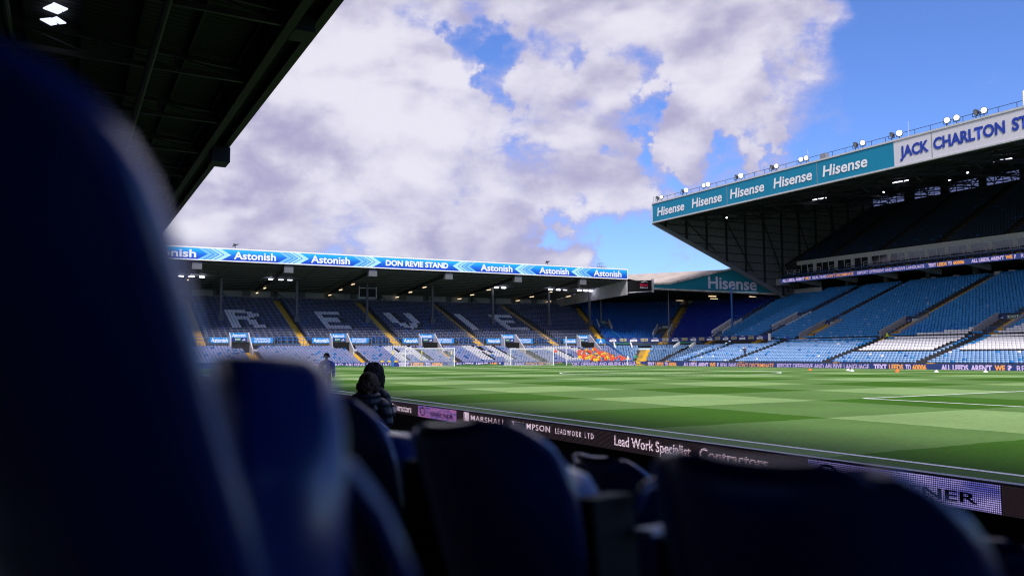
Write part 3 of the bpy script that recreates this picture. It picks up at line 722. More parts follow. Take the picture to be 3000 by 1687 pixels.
# sheet roof rising behind the gable
KE = Vector((78.35, 118.9, 15.2)); r1 = Vector((90.1, 135, 17.83)); r2 = Vector((112, 132, 18.6)); bk = Vector((82, 146, 14.5)); bk2 = Vector((118, 146, 14.5)); A1 = onAB(0, 14.5)
for tri in ((KE, A1, r1), (A1, elbow, r1), (elbow, apex, r1), (apex, r2, r1), (KE, r1, bk), (r1, r2, bk2, bk), (apex, onAB(1, 13.2), r2)):
    mb = MB(); mb.poly(tri); mb.build('roof_sheet', roof_top, corner)
mb = MB(); mb.slab([KE+Vector((0, .3, -2.4)), A+Vector((0, .2, 0)), B+Vector((0, .2, .1)), Vector((119, 112, 12.8)), Vector((119, 146, 12.8)), Vector((79, 146, 12.4))], (0, 0, .1)); mb.build('ceiling', roof_under_east, corner)
mb = MB(); p0, p1 = Vector((78.32, 118.55, 0)), Vector((84.3, 119.5, 0))
mb.slab([(p0.x, p0.y, 12.7), (p1.x, p1.y, 13.2), (p1.x, p1.y, 15.2), (p0.x, p0.y, 14.75)], (0, .2, 0)); mb.build('sign_board', black_steel, corner)
red = mat('sign_red', (0.55, 0.01, 0.06), .5); 
lettering('amt', (81.2, 119.0), (83.3, 119.34), 13.95, 14.55, red, corner, .04, .05)
lettering('amtauto.co.uk', (81.2, 119.0), (83.3, 119.34), 13.6, 13.85, letter_white, corner, .04, .02)
mb = MB(); mb.poly([(81.3, 118.93, 14.6), (81.8, 119.0, 14.78), (82.5, 119.1, 14.95), (82.9, 119.15, 14.85), (83.3, 119.2, 14.72), (82.6, 119.1, 14.8), (81.9, 119.0, 14.66)]); mb.build('emblem', letter_white, corner)
mb = MB(); mb.box(84.3, 84.6, 119.2, 119.6, 12.9, 15.4); mb.bar((78.3, 118.5, 12.62), (84.4, 119.45, 13.12), .2, .14); mb.build('sign_frame', pale_steel, corner)
for (x, y, zb, w, m_) in ((93.4, 108.3, 5.6, .16, blue_paint), (90.18, 122.02, 5.8, .10, grey_steel), (81.68, 132.4, 7.3, .12, grey_steel)):
    mb = MB(); mb.tube([(x, y, zb), (x, y, 13.3)], w, 10); mb.build('column', m_, corner)
lt = [(100.8, 121.6), (109, 119), (106, 127), (112, 128), (102.8, 134), (108, 138)]
for x, y in lt: mb = MB(); mb.bar((x-.9, y, 12.75), (x+.9, y-.1, 12.75), .14, .1); mb.build('tube_light', lamp_warm, corner)
# rear wall following the top row
mb = MB(); pp = [math.pi/2*(1-i/20) for i in range(21)]
for a, b_ in zip(pp, pp[1:]):
    p0, p1 = bowl_pt('c', a, 35.4), bowl_pt('c', b_, 35.4); mb.quad((*p0, 10), (*p1, 10), (*p1, 13.6), (*p0, 13.6))
mb.build('back_wall', render_wall, corner)
for th in range(85, 5, -9):
    p0 = bowl_pt('c', rad(th), 35.2); mb = MB(); mb.box(p0[0]-.35, p0[0]+.35, p0[1]-.35, p0[1]+.35, 10.5, 13.2); mb.build('pilaster', wall_grey, corner)
# curved balcony banner
ctrl = [Vector((74.98, 121.0))]+[Vector(bowl_pt('c', rad(t_), 10.75)) for t_ in (64, 58, 52, 46, 40, 34, 28, 22, 16, 10, 5, 0)]+[Vector(bowl_pt('e', y_, 10.75)) for y_ in (99.5, 95.5, 92.4)]
mb = MB(); n = len(ctrl)
for a, b_ in zip(ctrl, ctrl[1:]):
    d_ = (b_-a).normalized(); nn = Vector((-d_.y, d_.x))*.1
    mb.slab([(a.x, a.y, 3.72), (b_.x, b_.y, 3.72), (b_.x+nn.x, b_.y+nn.y, 3.72), (a.x+nn.x, a.y+nn.y, 3.72)], (0, 0, .72))
mb.build('balcony_banner', navy_sign, corner)
yell = mat('letter_yellow', (0.62, 0.55, 0.25), .5)
lens = [0]
for a, b_ in zip(ctrl, ctrl[1:]): lens.append(lens[-1]+(b_-a).length)
def on_ctrl(s):
    for i in range(n-1):
        if s <= lens[i+1] or i == n-2: return ctrl[i].lerp(ctrl[i+1], (s-lens[i])/(lens[i+1]-lens[i]))
s = .6; k = 0
while s < lens[-1]-1.6:
    a, b_ = on_ctrl(s), on_ctrl(s+1.35)
    if k % 2 == 0:
        lettering('amt', a, b_, 3.82, 4.22, letter_white, corner, .05, .05)
        c_ = a.lerp(b_, .5); dd = (b_-a).normalized(); nn = Vector((dd.y, -dd.x))*.05
        mb = MB(); pts = [(c_+dd*(u_*.6)+nn, 4.2+v_) for u_, v_ in ((-.8, .03), (-.2, .17), (.4, .17), (1, .03), (.3, .1), (-.3, .1))]
        mb.poly([(p.x, p.y, z) for p, z in pts][::-1]); mb.build('emblem', letter_white, corner)
    else:
        lettering('YOUR CAR', a, b_, 4.12, 4.34, yell, corner, .05, .03); lettering('YOUR WAY', a, b_, 3.84, 4.06, yell, corner, .05, .03)
    s += 1.95; k += 1
mb = MB(); pe = ctrl[-1]; mb.slab([(pe.x-.1, pe.y-.3, 3.5), (pe.x+.2, pe.y-.3, 3.5), (pe.x+.2, pe.y, 3.5), (pe.x-.1, pe.y, 3.5)], (0, 0, 1.15)); mb.build('banner_end_wall', white_paint, corner)
def rail(pts, z0, h, m_, parent, step=1.6, name='guard_rail', r=.035, z1=None):
    mb = MB(); tot = 0
    for a, b_ in zip(pts, pts[1:]):
        a, b_ = Vector(a), Vector(b_); ln = (b_-a).length; k = max(1, int(ln/step))
        for i in range(k+1):
            p = a.lerp(b_, i/k); mb.tube([(p.x, p.y, p.z+z0), (p.x, p.y, p.z+z0+h)], r, 5)
        for zz_ in (h, h*.5): mb.tube([a+Vector((0, 0, z0+zz_)), b_+Vector((0, 0, z0+zz_))], r, 5)
    return mb.build(name, m_, parent)

# vomitories of corner and east side
def vomitory(v, idx):
    sec, s, hw, d0, d1, white = v; par = PAR[sec]
    c0 = Vector(bowl_pt(sec, s, d0)); c1 = Vector(bowl_pt(sec, s, d1)); ax = (c1-c0).normalized(); tt = Vector((-ax.y, ax.x))
    if tt.y < 0 and sec == 'e': tt = -tt
    m_ = white_paint if white else render_wall; z0 = prof(d0); z1 = prof(d1)
    kids = []
    for sg in (-1, 1):
        o = c0+tt*sg*hw; o1 = c1+tt*sg*hw; w_ = tt*.18
        mb = MB(); pts = [(o.x, o.y, z0-.5), (o1.x, o1.y, z0-.5), (o1.x, o1.y, z1+1.0), (o.x, o.y, z0+.95)]
        mb.slab(pts, (w_.x, w_.y, 0)); kids.append(mb.build('side_wall', m_, par))
    mb = MB(); o = c1+tt*(-hw); o2 = c1+tt*hw
    mb.slab([(o.x, o.y, z1+.05), (o2.x, o2.y, z1+.05), (o2.x, o2.y, z1+.55), (o.x, o.y, z1+.55)], (ax.x*.2, ax.y*.2, 0)); kids.append(mb.build('lintel', m_, par))
    mb = MB(); mb.slab([(o.x, o.y, z0-.5), (o2.x, o2.y, z0-.5), (o2.x, o2.y, z1+.05), (o.x, o.y, z1+.05)], (ax.x*.4, ax.y*.4, 0)); kids.append(mb.build('doorway', black_steel, par))  # black slab painted in for the dark beyond the doorway
    mb = MB(); fl = [c0-tt*hw, c0+tt*hw, c1+tt*hw, c1-tt*hw]; mb.slab([(p.x, p.y, z0-.5) for p in fl], (0, 0, .1)); kids.append(mb.build('landing', concrete, par))
    left, right = (o2, o) if sec == 'e' else (o, o2)
    if (right-left).cross(ax) < 0: left, right = right, left
    fo = -ax*.1
    l_, r_ = left+fo, right+fo
    mb = MB(); mb.slab([(l_.x, l_.y, z1+.12), (r_.x, r_.y, z1+.12), (r_.x, r_.y, z1+.62), (l_.x, l_.y, z1+.62)], (ax.x*.05, ax.y*.05, 0)); kids.append(mb.build('sign_board', navy_sign, par))
    a, b_ = l_.lerp(r_, .28), l_.lerp(r_, .74); mb = MB(); g = -ax*.012
    mb.slab([(a.x+g.x, a.y+g.y, z1+.13), (b_.x+g.x, b_.y+g.y, z1+.13), (b_.x+g.x, b_.y+g.y, z1+.61), (a.x+g.x, a.y+g.y, z1+.61)], (ax.x*.008, ax.y*.008, 0)); kids.append(mb.build('exit_panel', green_sign, par))
    a2, b2 = l_.lerp(r_, .32), l_.lerp(r_, .70)
    kids.append(lettering('EXIT', a2-ax*.02, b2-ax*.02, z1+.22, z1+.52, letter_white, par, .01, .02))
    for base in (.06, .80):
        mb = MB()
        for j in range(3):
            q0 = l_.lerp(r_, base+.045*j); q1 = l_.lerp(r_, base+.045*j+.035); q2 = l_.lerp(r_, base+.045*j-.01)
            mb.poly([(q0.x-ax.x*.03, q0.y-ax.y*.03, z1+.2), (q1.x-ax.x*.03, q1.y-ax.y*.03, z1+.2), (q2.x-ax.x*.03, q2.y-ax.y*.03, z1+.3+.09*j)])
        kids.append(mb.build('emblem', letter_white, par))
    kids.append(rail([(c0.x-tt.x*hw, c0.y-tt.y*hw, z0), (c0.x+tt.x*hw*.1, c0.y+tt.y*hw*.1, z0)], -.2, 1.1, blue_paint, par, .9))
    cm = c0.lerp(c1, .75); kids.append(rail([(c0.x, c0.y, z0-.4), (cm.x, cm.y, z0-.1)], .1, 1.0, blue_paint, par, 1.3))
    hb = c1+ax*.3; kids.append(rail([(hb.x-tt.x*hw, hb.y-tt.y*hw, z1), (hb.x+tt.x*hw, hb.y+tt.y*hw, z1)], .3, 1.2, blue_paint, par, .75))
for i, v in enumerate(VOMS): vomitory(v, i)
# blue rails beside aisles and along the walkway
for sec, s, a, b_ in (('e', 96.7, 12, 36), ('e', 100.5, 0.5, 10.3), ('c', rad(13.5), 20, 34)):
    p, q = bowl_pt(sec, s, a), bowl_pt(sec, s, b_); rail([(*p, prof(a)), (*q, prof(b_))], 0, .95, blue_paint, PAR[sec], 1.5)
for y0, y1 in ((92.8, 88.6), (80.5, 77), (66, 62)):
    rail([(87.2, y0, 2.60), (87.2, y1, 2.60)], 0, 1.25, blue_paint, east, 1.0)
mb = MB(); mb.box(87.0, 87.1, 86.9, 93.2, 2.9, 3.15); mb.build('kick_board', mat('orange_board', (0.62, 0.22, 0.03), .6), east)
# walkway guard below the corner banner with two low entrances
for th in (rad(60), rad(24)):
    c0 = Vector(bowl_pt('c', th, 8.2)); c1 = Vector(bowl_pt('c', th, 10.4)); ax = (c1-c0).normalized(); tt = Vector((ax.y, -ax.x))
    for sg in (-1.5, 1.5):
        p = c0+tt*sg; q = c1+tt*sg; mb = MB(); mb.slab([(p.x, p.y, 1.9), (q.x, q.y, 1.9), (q.x, q.y, 3.7), (p.x, p.y, 2.9)], (tt.x*.2, tt.y*.2, 0)); mb.build('side_wall', white_paint, corner)
    p, q = c1-tt*1.45, c1+tt*1.45
    mb = MB(); mb.slab([(p.x, p.y, 1.9), (q.x, q.y, 1.9), (q.x, q.y, 3.3), (p.x, p.y, 3.3)], (ax.x*.1, ax.y*.1, 0)); mb.build('doorway', black_steel, corner)  # flat black slab stands for the darkness inside this entrance
    mb = MB(); mb.slab([(p.x-ax.x*.1, p.y-ax.y*.1, 3.32), (q.x-ax.x*.1, q.y-ax.y*.1, 3.32), (q.x-ax.x*.1, q.y-ax.y*.1, 3.62), (p.x-ax.x*.1, p.y-ax.y*.1, 3.62)], (ax.x*.04, ax.y*.04, 0)); mb.build('exit_panel', green_sign, corner)
pts = [(*bowl_pt('c', rad(t), 10.3), 2.60) for t in range(86, 8, -6)]; rail(pts, 0, .95, blue_paint, corner, 1.4)

local(corner)

# ------------------------------------------------------------------ east stand structure
XF, FZ0, FZ1, YN = 77.0, 24.1, 27.15, 109.4
YS = 30.0; YR = -12.0  # YR carries the roof on unseen southward, for its shade on the seats
mb = MB(); mb.box(XF, XF+.15, 62.0, YN, FZ0, FZ1); mb.build('fascia_panel', teal_sign, east)
mb = MB(); mb.box(XF, XF+.15, YR, 61.99, FZ0, FZ1); mb.build('fascia_panel', white_sign, east)
for y in (91.1, 73.8, 56.95, 40): mb = MB(); mb.box(XF-.012, XF-.003, y-.05, y+.05, FZ0, FZ1); mb.build('panel_joint', grey_steel, east)
mb = MB(); mb.box(XF-.08, XF+.3, YS, YN+.1, FZ1+.003, FZ1+.22); mb.box(XF-.08, XF+.3, YS, YN+.1, FZ0-.2, FZ0-.003); mb.box(XF-.06, XF+.3, YN+.003, YN+.15, FZ0, FZ1); mb.build('fascia_trim', pale_steel, east)
def eroof(x): return 24.3+(x-77)*.155
for y0, y1 in ((108.1, 101.03), (99.18, 92.2), (90.4, 83.38), (81.59, 74.62), (72.83, 65.79)):
    lettering('Hisense', (XF, y0), (XF, y1), FZ0+.82, FZ1-.85, letter_white, east, .05, .022, .12)
lettering('JACK', (XF, 61.13), (XF, 57.3), FZ0+.93, FZ1-.87, letter_blue, east, .05, .04)
lettering('CHARLTON', (XF, 56.74), (XF, 48.33), FZ0+.93, FZ1-.87, letter_blue, east, .05, .04)
lettering('STAND', (XF, 47.6), (XF, 42.3), FZ0+.93, FZ1-.87, letter_blue, east, .05, .04)
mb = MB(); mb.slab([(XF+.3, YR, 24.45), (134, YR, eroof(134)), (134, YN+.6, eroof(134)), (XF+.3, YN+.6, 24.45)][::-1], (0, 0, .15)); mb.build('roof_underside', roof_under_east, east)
mb = MB(); mb.slab([(XF+.3, YR, FZ1+.1), (XF+.3, YN+.6, FZ1+.1), (134, YN+.6, eroof(134)+2), (134, YR, eroof(134)+2)][::-1], (0, 0, .1)); mb.build('roof', wall_grey, east)
mb = MB()
for y in np.arange(YS+2, YN, 8.05):
    mb.bar((XF+1, y, 24.1), (133, y, eroof(133)-.6), .25, .3); mb.bar((XF+1, y, 23.9), (112, y, 26.6), .18, .2)
    for x in np.arange(82, 131, 6): mb.bar((x, y, eroof(x)), (x+3, y, eroof(x)-1.6), .12); mb.bar((x+3, y, eroof(x)-1.6), (x+6, y, eroof(x+6)), .12)
    mb.bar((82, y, eroof(82)-1.2), (131, y, eroof(131)-1.7), .16)
for x in np.arange(80, 132, 4.2): mb.bar((x, YS, eroof(x)-.2), (x, YN, eroof(x)-.2), .14, .2)
mb.build('roof_trusses', dark_steel, east, kind='stuff')
# raked end wall
yw = 109.8
ew = [(XF+.3, yw, 24.2), (94.42, yw, 17.56), (106.5, yw, 12.8), (112, yw, 10.8), (134.2, yw, 10.8), (134.2, yw, eroof(134)), (XF+.3, yw, 24.4)]
mb = MB(); mb.slab(ew, (0, .25, 0)); mb.build('end_wall', clad_east, east)
mb = MB()
for x in np.arange(80, 132, 4.6):
    zb = 24.2-(x-77.3)*(24.2-12.8)/(106.5-77.3); zb = max(zb, 10.8)
    mb.bar((x, yw-.15, zb), (x, yw-.15, eroof(x)-.1), .3, .3)
mb.build('end_wall_posts', dark_steel, east, kind='stuff')
mb = MB()
for z in np.arange(12.4, 32, 1.45):
    xl = 77.3+(24.2-z)/(24.2-12.8)*29.2 if z < 24.2 else 77.3+(z-24.3)/.155; xl = max(77.6, xl)
    if xl < 132: mb.bar((xl, yw-.06, z), (133.5, yw-.06, z), .12, .14)
for x in (84, 93, 102, 111, 120): mb.bar((x, yw-.3, eroof(x)-.3), (x+7, yw-.3, max(12.8, 22.5-(x-77.3)*.39)), .14)
mb.build('end_wall_girts', dark_steel, east, kind='stuff')
mb = MB(); mb.bar((XF+.2, yw-.2, 24.05), (107, yw-.2, 12.55), .45, .6); mb.bar((88, yw-.6, 19.6), (107, yw-.6, 12.0), .3, .35); mb.build('raking_beam', grey_steel, east)
mb = MB(); mb.bar((108.5, yw-.8, 17.5), (132, yw-.8, 29.5), 1.2, 1.6); mb.build('raking_beam', dark_steel, east)
# lower tier back strip and concourse
mb = MB()
for y0, y1 in ((97.0, 88.0), (86.8, 72.6), (71.4, 58.2), (57, 30)): mb.box(112.55, 112.7, y1, y0, 12.5, 13.35)
mb.build('back_strip', teal_paint, east)
mb = MB(); mb.box(112.9, 124, YS, 109.5, 12.3, 12.6); mb.build('concourse', dark_concrete, east)
mb = MB(); mb.box(121, 121.3, YS, 109.5, 12.6, 15.4); mb.build('concourse_wall', black_steel, east)
for i, y in enumerate(np.arange(107.9, 31, -8.05)):
    mb = MB(); mb.box(113.2, 113.9, y-.35, y+.35, 10.4 if i else 8.4, 15.2); mb.build('column', wall_grey, east)
    mb = MB(); mb.slab([(106.2, y-3.4, 14.5), (112, y-3.4, 13.9), (112, y-3.4, 14.8), (106.2, y-3.4, 14.8)], (0, .5, 0)); mb.build('deck_beam', pale_steel, east)
for y in (84.5, 82.8, 78.9, 72.2, 70.0, 66.7): mb = MB(); mb.box(113.2, 113.8, y-.45, y+.45, 12.62, 13.75); mb.build('plinth', white_paint, east)
for y0, y1 in ((83.9, 80.2), (77.6, 73.3), (69, 64.5)): mb = MB(); mb.box(115.5, 116, y1, y0, 12.62, 13.75); mb.build('counter', glass_pale, east)
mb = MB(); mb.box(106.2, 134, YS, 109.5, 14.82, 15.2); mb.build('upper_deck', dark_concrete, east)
mb = MB(); mb.box(105.9, 106.15, YS, 108.55, 14.5, 15.28); rib = mb.build('ribbon_screen', led_navy, east)
mb = MB(); mb.box(105.8, 108.0, 108.57, 109.7, 14.2, 15.3); mb.build('deck_end', pale_steel, east)
zt0, zt1 = 14.66, 15.12
ALL = [("ALL LEEDS, AREN'T ", "WE", "?"), ]
def messages(segs, parent, put):
    for body, a, b_, m_, bold in segs: put(body, a, b_, m_, bold)
def put_rib(body, a, b_, m_, bold): lettering(body, (105.9, a), (105.9, b_), zt0, zt1, m_, east, .02, bold)
rbs = [("ALL LEEDS, AREN'T", 108.12, 102.9, led_pink, .04), ("WE", 102.75, 101.95, led_orange, .045), ("?", 101.8, 101.5, led_pink, .04), ("REAL FANS", 101.05, 98.01, led_pink, .008), ("DON'T DISCRIMINATE", 97.87, 92.27, led_orange, .008),
       ("REPORT OFFENSIVE AND ABUSIVE LANGUAGE", 91.51, 79.09, led_pink, .008), ("TEXT", 78.4, 77.1, led_pink, .045), ("LEEDS", 76.9, 75.35, led_orange, .045), ("TO", 75.15, 74.5, led_pink, .045), ("60006", 74.3, 72.56, led_orange, .045),
       ("ALL LEEDS, AREN'T", 71.45, 66.6, led_pink, .04), ("WE", 66.4, 65.4, led_orange, .045), ("?", 65.2, 64.9, led_pink, .04), ("REAL FANS", 64.2, 61.0, led_pink, .008)]
messages(rbs, east, put_rib)
# balcony rows in front of the boxes
mb = MB()
for y in np.arange(108.2, YS, -1.15): mb.box(106.25, 106.3, y-.03, y+.03, 15.3, 15.85)
mb.box(106.24, 106.32, YS, 108.5, 15.8, 15.88); mb.build('balcony_rail', blue_paint, east)
mb = MB(); mb.box(106.9, 107.4, YS, 108.3, 15.2, 16.0); mb.box(107.6, 109.8, YS, 108.6, 15.2, 16.05); mb.build('balcony_step', dark_concrete, east)
bs = [(y, 15.25, 106.7) for y in np.arange(107.8, YS, -.5)]
lst = [(107.1, y, 15.2, -1, 0, P_NAVY) for y in np.arange(107.8, YS, -.5)]+[(108.4, y, 15.75, -1, 0, P_NAVY) for y in np.arange(107.8, YS, -.5)]
link('balcony_seat_rows', seats_mesh('balcony_seat_rows', lst, SEAT_LO), east, kind='stuff')
div = [104.26, 99.45, 95.83, 92.34, 88.44, 85.2, 81.6, 78.1, 74.5, 71.0, 67.4, 64.0, 60.5, 57, 53.5, 50, 46.5, 43]
mb = MB(); mb.box(110.0, 110.4, YS, 110.0-1.0, 18.1, 18.75); mb.build('box_parapet', mat('box_paint', (.72, .70, .76), .6), east)
for y, w_ in [(109.1, .2)]+[(q, .28) for q in div]:
    mb = MB(); mb.box(110.0, 110.3, y-w_, y+w_, 15.2, 18.098); mb.build('pier', mat('box_paint', (.7, .7, .7)), east)
prev = 108.9
for i, y in enumerate(div):
    a, b_ = prev-.05, y+.30; prev = y-.30
    w = MB(); w.box(110.12, 110.2, b_, a, 16.0, 16.08); w.box(110.12, 110.2, b_, a, 18.0, 18.08)
    nm = 3 if i < 2 else 2
    for j in range(nm+1): yy = a+(b_-a)*j/nm; w.box(110.08, 110.2, yy-.04, yy+.04, 16.0, 18.08)
    win = w.build('window_frame', white_paint, east)
    for j in range(nm):
        y0, y1 = a+(b_-a)*j/nm-.05, a+(b_-a)*(j+1)/nm+.05
        g = MB(); g.box(110.16, 110.18, y1, y0, 16.09, 17.99); g.build('window_pane', glass_pale if i > 5 or (i == 5 and j) else glass_dark, win)
    # white balustrade and a small yellow stair in each bay
    ye = b_+.2
    r_ = rail([(107.7, a-.3, 16.05), (107.7, b_+1.1, 16.05)], 0, .85, white_paint, east, 1.05, 'balustrade', .03)
    st = MB()
    for q in range(3): st.box(106.5+q*.4, 106.9+q*.4, b_+.2, b_+.9, 15.2, 15.5+q*.22)
    st.build('box_stair', yellow_paint, east)
    gp = MB(); gp.box(107.5, 107.53, b_+1.1, b_+2.1, 15.35, 16.15); gp.build('glass_screen', mat('glass_screen', (0.10, 0.16, 0.20), .2), east)
# upper tier
lst = []; tm = MB()
UA = [101.0, 90.2, 79.4, 68.6, 57.8, 47]
for i in range(26):
    x = 110.9+.84*i; z = 18.5+.46*i; tm.quad((x-.42, YS, z-.46), (x-.42, 109.6, z-.46), (x-.42, 109.6, z), (x-.42, YS, z)); tm.quad((x-.42, YS, z), (x-.42, 109.6, z), (x+.42, 109.6, z), (x+.42, YS, z))
    for y in np.arange(109.0, YS, -.48):
        if any(abs(y-u_) < .8 for u_ in UA): continue
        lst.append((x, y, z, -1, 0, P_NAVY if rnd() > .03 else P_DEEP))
tm.build('upper_tier', dark_concrete, east)
link('upper_seat_rows', seats_mesh('upper_seat_rows', lst, SEAT_LO), east, kind='stuff')
for u_ in UA:
    mb = MB()
    for i in range(26):
        x = 110.9+.84*i; z = 18.5+.46*i; mb.box(x-.40, x+.40, u_-.6, u_+.6, z-.3, z+.04); 
    mb.build('stairway', mat('dull_yellow_paint', (0.40, 0.26, 0.03), .8, var=.3), east)
# rear wall with daylight slots
slots = [(102.2, 109.5), (94.5, 100.0), (87.0, 92.8), (79.7, 85.6), (71.6, 77.4), (63.5, 69.4), (55.5, 61.3), (47.5, 53.3)]
mb = MB(); mb.box(133.3, 133.6, YS, 109.7, 28.0, 31.2); prev = 109.7
edges = [YS]+[q for s_ in sorted(slots) for q in s_]+[109.7]
for i in range(0, len(edges)-1, 2): mb.box(133.3, 133.6, edges[i], edges[i+1], 31.2, 33.1)
mb.build('rear_wall', roof_under_east, east)
mb = MB()
for y0, y1 in slots:
    for z in (31.65, 32.1, 32.55): mb.box(133.4, 133.5, y0, y1, z-.04, z+.04)
    for k in (1, 2, 3): yy = y0+(y1-y0)*k/4; mb.box(133.38, 133.52, yy-.05, yy+.05, 31.2, 33.0)
mb.build('slot_bars', dark_steel, east)
tl = bpy.data.materials.new('translucent_sheet'); tl.use_nodes = True; tn = tl.node_tree; tb = tn.nodes.new('ShaderNodeBsdfTranslucent'); tb.inputs[0].default_value = (.72, .70, .78, 1); tn.links.new(tb.outputs[0], tn.nodes['Material Output'].inputs[0])
for y0, y1 in slots: mb = MB(); mb.box(133.52, 133.54, y0, y1, 31.2, 33.1); mb.build('roof_light_panel', tl, east)
for x, y in ((92.5, 87.9), (93.2, 87.2), (92.1, 73.1), (92.8, 72.4), (91.9, 58.4), (92.6, 57.7)):
    mb = MB(); mb.bar((x, y-.7, eroof(x)-1.0), (x, y+.5, eroof(x)-1.0), .25, .1); mb.build('tube_light', dim_cool, east)
for x, y in ((86, 101), (101, 82), (104, 73), (96, 65), (108, 88)):
    mb = MB(); mb.box(x-.09, x+.09, y-.09, y+.09, eroof(x)-1.5, eroof(x)-1.38); mb.build('spot_light', lamp_cool, east)
# roof-edge walkway rail and antennas
mb = MB(); mb.tube([(78.6, YS, FZ1+1.3), (78.6, YN, FZ1+1.3)], .035, 5)
for y in np.arange(YN, YS, -2.05): mb.tube([(78.6, y, FZ1+.15), (78.6, y, FZ1+1.32)], .035, 5)
mb.tube([(78.6, YN, FZ1+1.3), (XF+.2, YN, FZ1+1.3), (XF+.2, YN, FZ1+.15)], .035, 5); mb.build('roof_rail', dark_steel, east)
for y, h in ((76.5, 2.4), (60.9, 2.5)): mb = MB(); mb.tube([(78.4, y, FZ1+.2), (78.4, y, FZ1+h)], .03, 5); mb.build('aerial', pale_steel, east)
mb = MB(); mb.box(78.3, 79, 73.4, 74.3, FZ1+.2, FZ1+1.3); mb.build('roof_cabinet', grey_steel, east)
mb = MB()
for y in (46.9, 45.2): mb.tube([(78.2, y, FZ1+.3), (78.2, y, FZ1+2.2)], .14, 8)
mb.bar((78.2, 46.9, FZ1+.9), (78.2, 45.2, FZ1+.9), .06); mb.bar((78.2, 46.9, FZ1+1.7), (78.2, 45.2, FZ1+1.7), .06); mb.build('mobile_antenna', white_paint, east)
for c in east.children:
    if not c.name.startswith('seat'): c.matrix_parent_inverse = east_inv
# floodlights in pairs along the roof edge
FY = [(108.77, 0), (107.6, 1), (102.17, 0), (101.12, 2), (96.88, 1), (95.84, 2), (89.65, 0), (88.58, 2), (82.42, 0), (81.48, 1), (76.98, 1), (76.04, 1), (67.97, 0), (66.84, 1), (62.62, 0), (61.54, 2), (55.31, 1), (54.13, 1), (51.84, 0), (50.92, 1)]
NUM = ['first', 'second', 'third', 'fourth', 'fifth', 'sixth', 'seventh', 'eighth', 'ninth', 'tenth']
hd = MB()
hd.tube([(0.30, 0, 0), (0.24, 0, 0), (0.10, 0, 0), (-.02, 0, 0), (-.06, 0, 0)], [.10, .25, .345, .37, .37], 20); hd_me = hd.mesh('lamp_head', dark_steel, True)
le = MB(); le.tube([(-.062, 0, 0), (-.085, 0, 0)], [.31, .29], 20)
le_me = {k: le.mesh('lens', m_) for k, m_ in ((0, lamp_off), (1, lamp_lens), (2, lamp_flood))}
sd_ = MB(); sd_.tube([(0, 0, -.78), (0, 0, -.42)], .05, 8); sd_.bar((0, -.40, 0), (0, -.40, -.42), .05); sd_.bar((0, .40, 0), (0, .40, -.42), .05); sd_.bar((0, -.42, -.42), (0, .42, -.42), .06); sd_.box(-.2, .2, -.3, .3, -.84, -.77)
sd_me = sd_.mesh('bracket', dark_steel)
for i, (y, st) in enumerate(FY):
    lab = {0: 'unlit grey round floodlight', 1: 'round floodlight with pale bright lens', 2: 'glaring lit round floodlight'}[st]
    o = empty('floodlight', f"{lab}, {'left' if i % 2 == 0 else 'right'} of the {NUM[i//2]} pair from the roof corner", 'floodlight', (77.55, y, FZ1+1.06), 0, 'floodlights along the east roof edge')
    a = link('lamp_head', hd_me, o); b_ = link('lens', le_me[st], a); link('bracket', sd_me, o)
    a.rotation_euler = (0, rad(-14) if st else rad(-25), rad(28) if st else rad(-38+rnd()*30))

# ------------------------------------------------------------------ perimeter screens
scr = empty('advertising_board', 'navy LED advertising board running behind the far goal with pink and orange lettering', 'LED board', (20, 109.5, 0))
def ntop(x): return .63-.0062*(x-27.5)
mb = MB(); 
for x0, x1 in ((-14, 20), (20, 46), (46, 73.0)): mb.slab([(x0, 109.5, -.6), (x1, 109.5, -.6), (x1, 109.5, ntop(x1)), (x0, 109.5, ntop(x0))], (0, .15, 0))
mb.build('panel', led_navy, scr)
def put_n(body, a, b_, m_, bold): lettering(body, (a, 109.5), (b_, 109.5), ntop(a)-.68, ntop(a)-.13, m_, scr, .02, bold, slant=ntop(b_)-ntop(a))
messages([("REPORT OFFENSIVE AND ABUSIVE LANGUAGE", 14.2, 30.26, led_pink, .008), ("TEXT", 30.93, 32.6, led_pink, .045), ("LEEDS", 32.85, 34.8, led_orange, .045), ("TO", 35.1, 35.9, led_pink, .045), ("60006", 36.1, 37.85, led_orange, .045),
          ("ALL LEEDS, AREN'T", 39.95, 45.3, led_pink, .04), ("WE", 45.6, 46.9, led_orange, .045), ("?", 47.1, 47.5, led_pink, .04), ("REAL FANS", 48.14, 51.6, led_pink, .008), ("DON'T DISCRIMINATE", 51.9, 58.5, led_orange, .008),
          ("REPORT OFFENSIVE AND ABUSIVE LANGUA", 59.33, 72.9, led_pink, .008)], scr, put_n)
local(scr)
scr2 = empty('advertising_board', 'navy LED advertising board along the far touchline below the east stand seats', 'LED board', (74.5, 70, 0))
mb = MB(); mb.box(74.5, 74.65, 25, 108.9, -.6, .285); mb.slab([(73.9, 109.5, -.6), (74.5, 108.9, -.6), (74.5, 108.9, .3), (73.9, 109.5, .34)], (.15, 0, 0)); mb.build('panel', led_navy, scr2)
def put_e(body, a, b_, m_, bold): lettering(body, (74.5, a), (74.5, b_), -.42, .15, m_, scr2, .02, bold)
